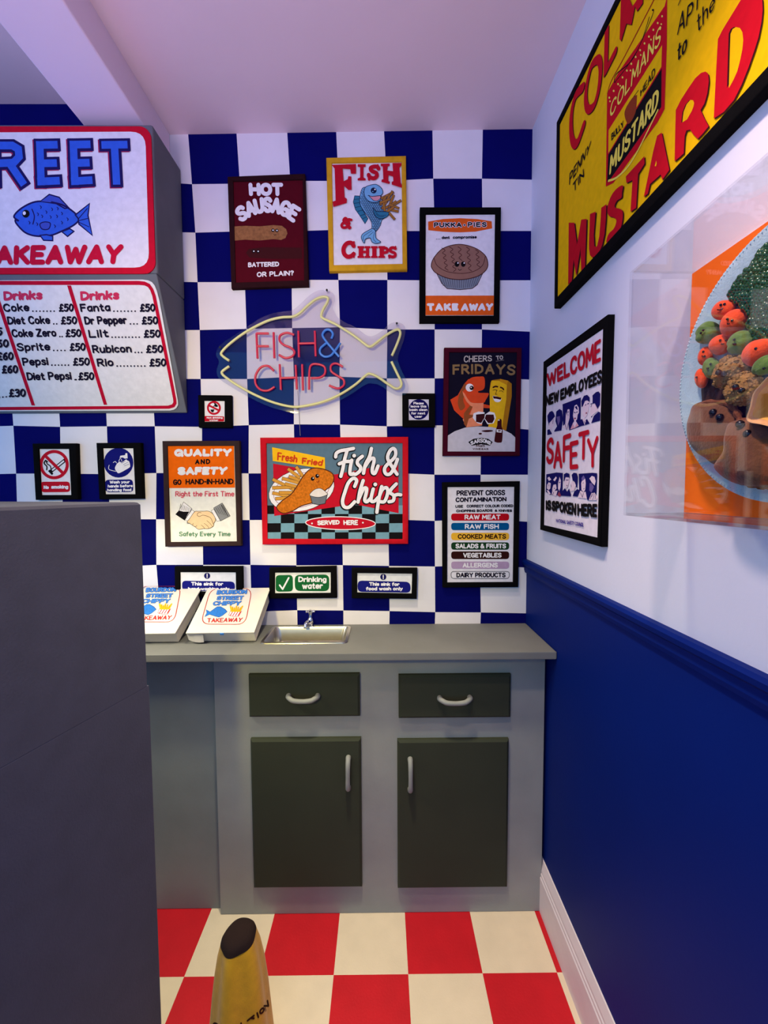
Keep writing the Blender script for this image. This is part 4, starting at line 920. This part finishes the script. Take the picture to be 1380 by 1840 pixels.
PY, PZ, PR = -.984, 1.560, .179
XP = XR-.0085                        # face of the orange board
pl = thing('felt_plate', 'round light blue felt plate with a stitched rim on the orange board', 'plate', (XP, PY, PZ))
PBF = mat('light_blue_felt', (172, 204, 214), .95, mott=.08, mscale=90, bump=.4, bscale=420, sheen=.3)
b = MB(); NP = 120
def disc(prof, m, cap0=True, cap1=True, wob=0):
    b.rings([[(x, PY+(r+wob*math.cos(44*t))*math.cos(t), PZ+(r+wob*math.cos(44*t))*math.sin(t)) for t in (2*math.pi*k/NP for k in range(NP))] for r, x in prof], m, cap0, cap1)
disc([(.12, XP-.0005), (.165, XP-.008), (PR, XP-.022), (PR+.0005, XP-.025), (PR-.004, XP-.027), (.150, XP-.019), (.128, XP-.013), (.06, XP-.012)], PBF)
b.build('plate_body', pl, smooth=True, angle=60)
b = MB(); NS = 190
for k in range(NS):
    t = 2*math.pi*k/NS; dt = .012
    def q(r, x, tt): return Vector((x, PY+r*math.cos(tt), PZ+r*math.sin(tt)))
    b.tube([q(PR-.0045, XP-.0266, t), q(PR-.0020, XP-.0268, t+dt*.5), q(PR-.0010, XP-.0245, t+dt*.9), q(PR-.0016, XP-.0215, t+dt)], .0011, PBF, 5)
b.build('stitched_edge', pl, smooth=True)
# brown gravy pool that backs the food
GV = mat('dark_gravy_felt', (66, 34, 26), .9, mott=.15, bump=.3)
XB = XP-.0135
def gp2(px, py, X): return at(px, py, 0, X)
def prism(name, px, X0, X1, m, parent, sm=True, dome=0):
    pp = smooth_pts(px, True, 4) if sm else px
    ps = [gp2(x, y, X0) for x, y in pp]; cen = sum(ps, Vector())/len(ps)
    R = []
    for f, dx in ((1, 0), (1.0, .5), (.965, .82), (.90, .95), (.70, 1.0+dome*.5), (.35, 1.0+dome)):
        R.append([Vector((X0+(X1-X0)*dx, cen.y+(p.y-cen.y)*f, cen.z+(p.z-cen.z)*f)) for p in ps])
    b = MB(); b.rings(R, m); return b.build(name, parent, smooth=True, angle=70)
def zz(s, x0, y0, k): return [(x0+a/k, y0+b_/k) for a, b_ in P2(s)]
gvy = thing('gravy_pool', 'dark brown felt gravy under the meat slices on the blue plate', 'gravy', gp2(1300, 730, XB))
prism('gravy', [(1263, 690), (1262, 712), (1268, 735), (1300, 760), (1345, 770), (1375, 740), (1372, 700), (1330, 672), (1290, 668)], XB+.001, XB-.004, GV, gvy)
# felt food pieces
def bulge(ctr, r, px, py, deep=.9):
    D = ray(px, py); t = (Vector(ctr)-CAM).dot(D)/D.dot(D); p = CAM+D*t
    d2 = (p-Vector(ctr)).length_squared; k = math.sqrt(max(1e-8, r*r-d2)) if r*r > d2 else 0
    return p - D.normalized()*k*deep
BEAD = mat('black_glass_bead', (10, 8, 10), .12, mott=0, spec=.6)
def face(t, part, ctr, r, eyes, mouth, er, flat=False):
    for x, y in eyes:
        b = MB(); p = bulge(ctr, r, x, y); b.sphere(p, er, BEAD, 12, 8); b.build('eye', part, smooth=True)
    if mouth:
        pts = smooth_pts(mouth, False, 4); b = MB(); b.tube([bulge(ctr, r*1.01, x, y) for x, y in pts], .0007, BEAD, 6); b.build('mouth', part, smooth=True)
CARM = mat('orange_felt', (240, 80, 26), .95, mott=.12, mscale=120, bump=.5, bscale=300, sheen=.2); BEANM = mat('green_felt', (96, 130, 52), .95, mott=.25, mscale=60, bump=.5, bscale=300, sheen=.2); STM = mat('stuffing_crumb', (150, 114, 64), .95, mott=.4, mscale=260, bump=.8, bscale=260)
def lump(seed, a=.06, nn=5):
    rr = random.Random(seed); ws = [(Vector((rr.uniform(-1, 1), rr.uniform(-1, 1), rr.uniform(-1, 1)))*rr.uniform(2, 5), rr.uniform(0, 6)) for _ in range(nn)]
    return lambda d: 1+a*sum(math.sin(w_.dot(d)+p) for w_, p in ws)/nn*2
def veg(kind, label, px, py, rpx, X, m, eyes, mouth, sc=(1, 1, 1), rot=0, group=None, seed=1, amp=.05, er=.0017, fold=False):
    ctr = gp2(px, py, X); s = (ctr-CAM).dot(FW)/FPX; r = rpx*s
    t = thing(kind, label, kind.replace('_', ' '), (ctr.x, ctr.y, ctr.z), group)
    fn0 = lump(seed, amp)
    fn = (lambda d: fn0(d)*(1-.16*max(0, 1-abs(d.y*.5+d.z*.8)*5))) if fold else fn0
    b = MB(); b.sphere(ctr, r, m, 26, 18, sc, Matrix.Rotation(math.radians(rot), 3, 'X'), fn)
    p = b.build('body', t, smooth=True, angle=180)
    face(t, p, ctr, r*min(1, max(sc)*.98), eyes, mouth, er); return t
def O_(x, y): return (1220+x/7.36, 390+y/7.36)
def P_(x, y): return (1220+x/4.842, 600+y/4.842)
G1, G2 = 'felt carrot slices on the plate', 'felt beans on the plate'
veg('felt_carrot', 'orange felt carrot slice, topmost, laughing, touching the green peas', *O_(592, 1228), 20, XB-.014, CARM, [O_(552, 1160), O_(600, 1150)], [O_(505, 1225), O_(545, 1228), O_(580, 1200)], (.8, 1, .82), 28, G1, 1)
veg('felt_carrot', 'orange felt carrot slice with a smile just below the topmost carrot', *O_(722, 1402), 22, XB-.015, CARM, [O_(640, 1350), O_(702, 1368)], [O_(635, 1410), O_(655, 1416), O_(672, 1405)], (.8, .98, 1), 10, G1, 2)
veg('felt_carrot', 'orange felt carrot slice in the middle between two green felt beans', *O_(548, 1690), 19, XB-.013, CARM, [O_(545, 1630), O_(625, 1630)], [O_(555, 1675), O_(580, 1680), O_(600, 1672)], (.8, 1.05, .9), 20, G1, 3)
veg('felt_carrot', 'small orange felt carrot slice by the plate rim above a green bean', *P_(228, 195), 13, XB-.012, CARM, [P_(212, 155), P_(222, 195)], [P_(200, 188), P_(204, 195)], (.8, .9, 1.25), 0, G1, 4)
veg('felt_carrot', 'large orange felt carrot slice at the right under the peas', *P_(685, 160), 24, XB-.016, CARM, [P_(668, 128), P_(736, 122)], [P_(680, 150), P_(695, 156), P_(712, 150)], (.8, 1.1, .95), -15, G1, 5)
veg('felt_carrot', 'lowest orange felt carrot slice tucked beside the gravy', *P_(195, 385), 12, XB-.011, CARM, [P_(152, 378)], None, (.8, .95, 1.5), -12, G1, 6)
veg('felt_bean', 'green felt bean by the plate rim, highest of the green beans', *O_(385, 1530), 21, XB-.013, BEANM, [O_(322, 1497), O_(290, 1535)], [O_(300, 1555), O_(315, 1560)], (.8, 1.05, .9), 25, G2, 7, fold=True)
veg('felt_bean', 'green felt bean in the middle under the smiling carrot', *O_(815, 1660), 23, XB-.016, BEANM, [O_(730, 1622), O_(742, 1680)], [O_(710, 1672), O_(720, 1690)], (.8, 1, .92), 20, G2, 8, fold=True)
veg('felt_bean', 'small green felt bean left of the upper stuffing ball', *P_(285, 292), 17, XB-.015, BEANM, [P_(275, 262), P_(250, 300)], [P_(248, 318), P_(258, 322)], (.8, .85, 1.1), -15, G2, 9, fold=True)
veg('felt_bean', 'green felt bean at the right below the large carrot', *P_(748, 275), 19, XB-.016, BEANM, [P_(740, 300)], None, (.8, 1.1, .9), -20, G2, 10, fold=True)
veg('felt_stuffing_ball', 'lumpy brown stuffing ball with bead eyes, upper of the two', *P_(462, 325), 30, XB-.016, STM, [P_(345, 335), P_(388, 348)], None, (.8, 1.06, .9), -25, 'stuffing balls on the plate', 11, .10, .0040)
veg('felt_stuffing_ball', 'lumpy brown stuffing ball with bead eyes, lower, by the batter pudding', *P_(575, 475), 29, XB-.017, STM, [P_(492, 462), P_(543, 490)], None, (.8, 1.0, .95), -25, 'stuffing balls on the plate', 12, .10, .0040)
# crumbs on the stuffing
for ob in [o for o in bpy.data.objects if o.name.startswith('felt_stuffing_ball')]:
    body = next(c for c in ob.children if c.name.startswith('body')); rr = random.Random(17)
    b = MB()
    for v in body.data.vertices:
        if rr.random() < .45: b.sphere(Vector(ob.location)+v.co, rr.uniform(.0016, .003), STM, 6, 4, (1, rr.uniform(.6, 1.5), rr.uniform(.6, 1.3)))
    b.build('crumb_coating', ob, smooth=True, fix=False)
# brown pie slices
MEAT = mat('brown_felt_pastry', (112, 68, 40), .95, mott=.35, mscale=34, bump=.5, bscale=260, sheen=.2); CRUST = mat('brown_pastry_edge', (110, 62, 38), .95, mott=.25, mscale=120, bump=.5, bscale=260)
def pasty(label, px, X0, X1, eyes, er, skip=0):
    t = thing('felt_pasty', label, 'pasty', gp2(px[0][0], px[0][1], X0), 'brown felt pasties on the plate')
    p = prism('body', px, X0, X1, MEAT, t, True, .5)
    pp = smooth_pts(px, True, 6); b = MB(); c = sum((Vector((x, y)) for x, y in pp), Vector((0, 0)))/len(pp)
    pts = [gp2(c.x+(x-c.x)*.97, c.y+(y-c.y)*.97, X0+(X1-X0)*.55) for x, y in pp]
    b.tube(pts, [.0042 + .0012*math.sin(i*1.9) for i in range(len(pts))], CRUST, 8, closed=True); b.build('crimped_edge', t, smooth=True)
    for x, y in eyes:
        q = gp2(x, y, X1-.0035); b = MB(); b.sphere(q, er, BEAD, 12, 8); b.build('eye', p, smooth=True)
pasty('brown felt pasty with bead eyes at the lower left of the blue plate', zz('205,600 150,700 125,800 140,930 210,1030 300,1090 370,1140 470,1130 540,1020 545,850 520,700 420,600', 1220, 600, 4.842), XP-.0275, XP-.042, [P_(297, 683), P_(355, 725)], .0052)
pasty('brown felt pasty lower right with bead eyes under the batter pudding', zz('545,760 510,850 500,1000 420,1120 400,1170 480,1250 600,1310 760,1335 900,1320 980,1200 960,950 850,800 700,740', 1220, 600, 4.842), XP-.0275, XP-.048, [P_(532, 785), P_(597, 868)], .0052)
# yorkshire pudding
YK = mat('tan_felt_batter', (214, 160, 104), .95, mott=.12, mscale=50, bump=.4, bscale=300, sheen=.2); YKI = mat('golden_felt_batter', (226, 176, 84), .95, mott=.1, bump=.4)
yk = thing('felt_yorkshire_pudding', 'tan felt batter pudding with a folded open rim at the right', 'pudding', gp2(1385, 730, XB-.02))
pxs = zz('590,755 615,640 645,520 700,450 780,370 900,330 1040,380 1100,520 1080,680 980,800 860,820 720,790', 1220, 600, 4.842)
pp = smooth_pts(pxs, True, 5); b = MB(); cq = Vector((sum(x for x, y in pp)/len(pp), sum(y for x, y in pp)/len(pp))); R = []
for f, X in ((.55, XB-.010), (.85, XB-.022), (1.0, XB-.044), (.99, XB-.048), (.93, XB-.047), (.78, XB-.034), (.55, XB-.026), (.25, XB-.024)):
    R.append([gp2(cq.x+(x-cq.x)*f, cq.y+(y-cq.y)*f, X) for x, y in pp])
b.rings(R[:6], YK, True, False); b.build('batter_rim', yk, smooth=True, angle=70)
b = MB(); b.rings(R[5:], YKI, False, True); b.build('batter_base', yk, smooth=True, angle=70)
# peas: glass beads heaped on a green mound
PEA = mat('glossy_green_bead', (24, 76, 28), .12, mott=0, spec=.6, coat=.5)
reg = P2('1392,430 1375,440 1352,470 1322,508 1309,531 1325,545 1342,560 1345,585 1355,606 1378,612 1394,606 1400,520 1398,450')
mound = prism('pea_mound', reg, XB+.002, XB-.006, mat('dark_green_felt', (20, 50, 26), .95, mott=.1), pl, True, .3)
pea0 = MB(); pea0.sphere((0, 0, 0), .0038, PEA, 12, 8); pm = None; rr = random.Random(5); cnt = 0; got = []
rp = smooth_pts(reg, True, 4)
for row in range(60):
    for k in range(60):
        x = 1302+k*6.0+(row % 2)*3.0; y = 424+row*5.6
        x += rr.uniform(-1.2, 1.2); y += rr.uniform(-1.2, 1.2)
        if x > 1396 or not inside((x, y), rp): continue
        cx_, cy_ = 1372, 525; f = max(0, 1-(((x-cx_)/70)**2+((y-cy_)/100)**2))
        p = gp2(x, y, XB-.0100-.006*f-rr.uniform(0, .0022)); got.append(p)
got = got[:299]
for i, p in enumerate(got):
    if pm is None: o = pea0.build('glass_pea', smooth=True, angle=180); pm = o
    else: o = pm.copy(); COL.objects.link(o)
    o.location = p; tag(o, 'glossy dark green glass pea in the heap on the plate', 'pea', 'green peas heaped on the plate')
# ------------------------------------------------------------------ takeaway boxes leaning on the back wall
CARD = mat('white_felt_card', (226, 217, 202), .9, mott=.04, bump=.2, bscale=260); CARD2 = mat('grey_card_inside', (196, 192, 186), .9, mott=.05)
TH = math.radians(27)
UV = Vector((0, math.cos(TH), math.sin(TH))); NV_ = Vector((0, -math.sin(TH), math.cos(TH)))
def takeaway_box(label, xl, xr, yf, L, lidpx, dy=0):
    A = Vector((0, yf, CT+.0008))
    t = thing('takeaway_box', label, 'takeaway box', ((xl+xr)/2, yf, CT), 'white takeaway boxes on the worktop')
    def pt(x, v, n): return Vector((x, 0, 0)) + A + UV*v + NV_*n
    h = .045
    b = MB(); b.rings([[pt(x, v, n) for x, v in ((xl+i, i), (xr-i, i), (xr-i, L-i), (xl+i, L-i))] for i, n in ((.003, 0), (0, .002), (-.001, h))], CARD)
    b.build('box_base', t, bevel=.0015)
    lid = MB(); nl = h+.0006; z = .0045; lx0, lx1 = xl-.020, xr+.006
    crn = [(lx0+.004, -.010), (lx1-.002, -.008), (lx1, L+.021), (lx0-.004, L+.020)]
    lid.rings([[pt(x, v, n) for x, v in crn] for n in (nl, nl+z)], CARD)
    l = lid.build('lid', t, bevel=.0012)
    fl_ = MB()
    pts = [[pt(xl-.016+u*.052, -.004-.010*math.sin(u*2.2)*(1-v_)-.002, h*(.34+.62*v_)-.002*u) for u in (0, .25, .5, .75, 1)] for v_ in (0, .5, 1)]
    vs = [p for r in pts for p in r]; vs2 = [p+Vector((0, .0012, .0004)) for p in vs]; n = len(vs)
    q = [(r*5+i, r*5+i+1, r*5+i+6, r*5+i+5) for r in range(2) for i in range(4)]
    fl_.add(vs+vs2, q+[tuple(n+k for k in reversed(f)) for f in q], CARD); fl_.build('tuck_flap', t, smooth=True)
    ck = MB(); xm = xl+(xr-xl)*.50; ck.rings([[pt(x, -.0095, n) for x, n in ((xm-.006, nl-.004), (xm+.006, nl-.004), (xm+.006, nl+z), (xm-.006, nl+z))], [pt(x, -.0115, n) for x, n in ((xm-.006, nl-.004), (xm+.006, nl-.004), (xm+.006, nl+z*.8), (xm-.006, nl+z*.8))]], C(96, 160, 226)); ck.build('closing_tab', t)
    cv = Canvas(pt(0, 0, nl+z), NV_, t, z0=.0004); cv.T(240, 990, 5.308)
    return cv, t
BR2 = C(196, 44, 40); YC = C(244, 180, 30)
def art(c, dx, dy, cut=None):
    s = lambda q: [(x+dx, y+dy) for x, y in P2(q)]
    c.rrect((735+dx, 358+dy), (1132+dx, 358+dy), (1065+dx, 702+dy), (640+dx, 698+dy), 85, None, C(180, 60, 56), 8)
    c.poly(s('680,628 700,590 692,560 728,582 780,545 800,532 830,532 870,555 892,580 850,615 815,632 770,620 725,605'), C(50, 120, 200), line=C(30, 74, 150), lw=5)
    for x, y in ((770, 570), (800, 580), (830, 572), (790, 598), (825, 600), (850, 590)): c.line(s('%d,%d %d,%d' % (x, y-8, x+4, y+9)), 4, C(56, 104, 176))
    c.poly(s('908,612 925,572 1030,575 1000,625 950,626'), W, line=BR2, lw=4)
    for k in range(4): c.line(s('%d,618 %d,582' % (922+k*25, 945+k*25)), 9, BR2)
    for k in range(7): c.line(s('%d,%d %d,%d' % (935+k*13, 578, 925+k*19, 528+(k % 3)*9)), 14, YC)
    for k in range(5): c.line(s('%d,%d %d,%d' % (948+k*16, 572, 944+k*20, 535)), 3, C(190, 120, 20))
    c.begin('lettering')
    for t, B, T in (('BOURDON', '792,418 1078,412', '802,374 1084,370'), ('STREET', '792,470 1045,470', '802,430 1052,428'), ('CHIPPY', '755,522 1015,522', '768,480 1030,478')):
        c.text(t, s(B), s(T), 11, C(70, 134, 214), out=C(36, 62, 130), ow=3.5)
    c.text('TAKEAWAY', s('700,686 1028,678'), s('704,642 1046,636'), 9, BR2)
    c.done()
cv, bx = takeaway_box('white takeaway box leaning on the wall beside the steel sink', -.612, -.414, -.170, .187, None); art(cv, 0, 0)
cv, bx2 = takeaway_box('white takeaway box partly hidden behind the dark counter end', -.862, -.664, -.174, .187, None); art(cv, -676, -22)
# ------------------------------------------------------------------ banana caution cone
BAN = mat('banana_yellow_felt', (206, 152, 14), .9, mott=.10, mscale=50, bump=.3, bscale=300, sheen=.15); BTIP = mat('dark_brown_felt_tip', (34, 18, 14), .95, mott=.1, bump=.3, bscale=300)
bc = thing('caution_cone', 'banana shaped yellow felt caution cone with a dark tip on the floor', 'caution cone', (-.352, -.56, 0))
def sect(cx, cy, z, rx, k, tilt=(0, 0), n=60):
    o = []
    for i in range(n):
        t = 2*math.pi*i/n; r = rx*(1+k*math.cos(5*(t+.55)))
        x, y = r*math.cos(t), r*math.sin(t); o.append(Vector((cx+x, cy+y, z+x*tilt[0]+y*tilt[1])))
    return o
prof = [(0, .080, .05, 0), (.004, .082, .05, 0), (.06, .075, .07, 0), (.12, .068, .085, 0), (.18, .0625, .09, 0), (.24, .0555, .09, .05), (.29, .0475, .08, .09), (.322, .0400, .05, .13)]
def cxy(z): return (-.352+.004*math.sin(z*8), -.56)
b = MB(); b.rings([sect(*cxy(z), z, r, k, (tl, .2*tl)) for z, r, k, tl in prof], BAN); bo = b.build('banana_body', bc, smooth=True, angle=50)
b = MB(); b.rings([sect(*cxy(z), z, r, k, (.13, .026)) for z, r, k in ((.3222, .0406, .04), (.331, .0385, .03), (.338, .034, .02), (.3425, .026, .01), (.344, .012, 0))], BTIP); b.build('tip', bc, smooth=True, angle=60)
from mathutils.bvhtree import BVHTree
bvh = BVHTree.FromPolygons([v.co+Vector(bc.location) for v in bo.data.vertices], [tuple(p.vertices) for p in bo.data.polygons])
cN = Vector((.30, -.90, .35)).normalized()
cv = Canvas(Vector((-.34, -.66, .09)), cN, bc, z0=0); cv.T(360, 1630, 8.625)
cv.begin('lettering'); BK = C(58, 26, 16)
for ch, B, T in (('C', '215,1905 295,1960', '190,1780 285,1830'), ('A', '420,1960 520,1950', '430,1850 500,1845'), ('U', '560,1935 650,1900', '560,1835 630,1800'), ('T', '790,1760 870,1690', '730,1760 830,1680'), ('I', '900,1705 905,1700', '880,1640 885,1635'), ('O', '940,1660 990,1600', '915,1610 975,1550'), ('N', '1010,1600 1055,1530', '990,1530 1040,1450')):
    cv.text(ch, B, T, 24, BK, inset=False)
for mbx in cv.parts.values():
    for i, v in enumerate(mbx.v):
        D = (v-CAM).normalized(); h_ = bvh.ray_cast(CAM, D)
        if h_[0]: mbx.v[i] = h_[0]-D*.0012
mw = MB()
for mbx in cv.parts.values():
    for f, mi in zip(mbx.f, mbx.m): mw.add([mbx.v[i] for i in f], [tuple(range(len(f)))], BK)
cv.parts = {}; mw.build('lettering', bc, fix=False)
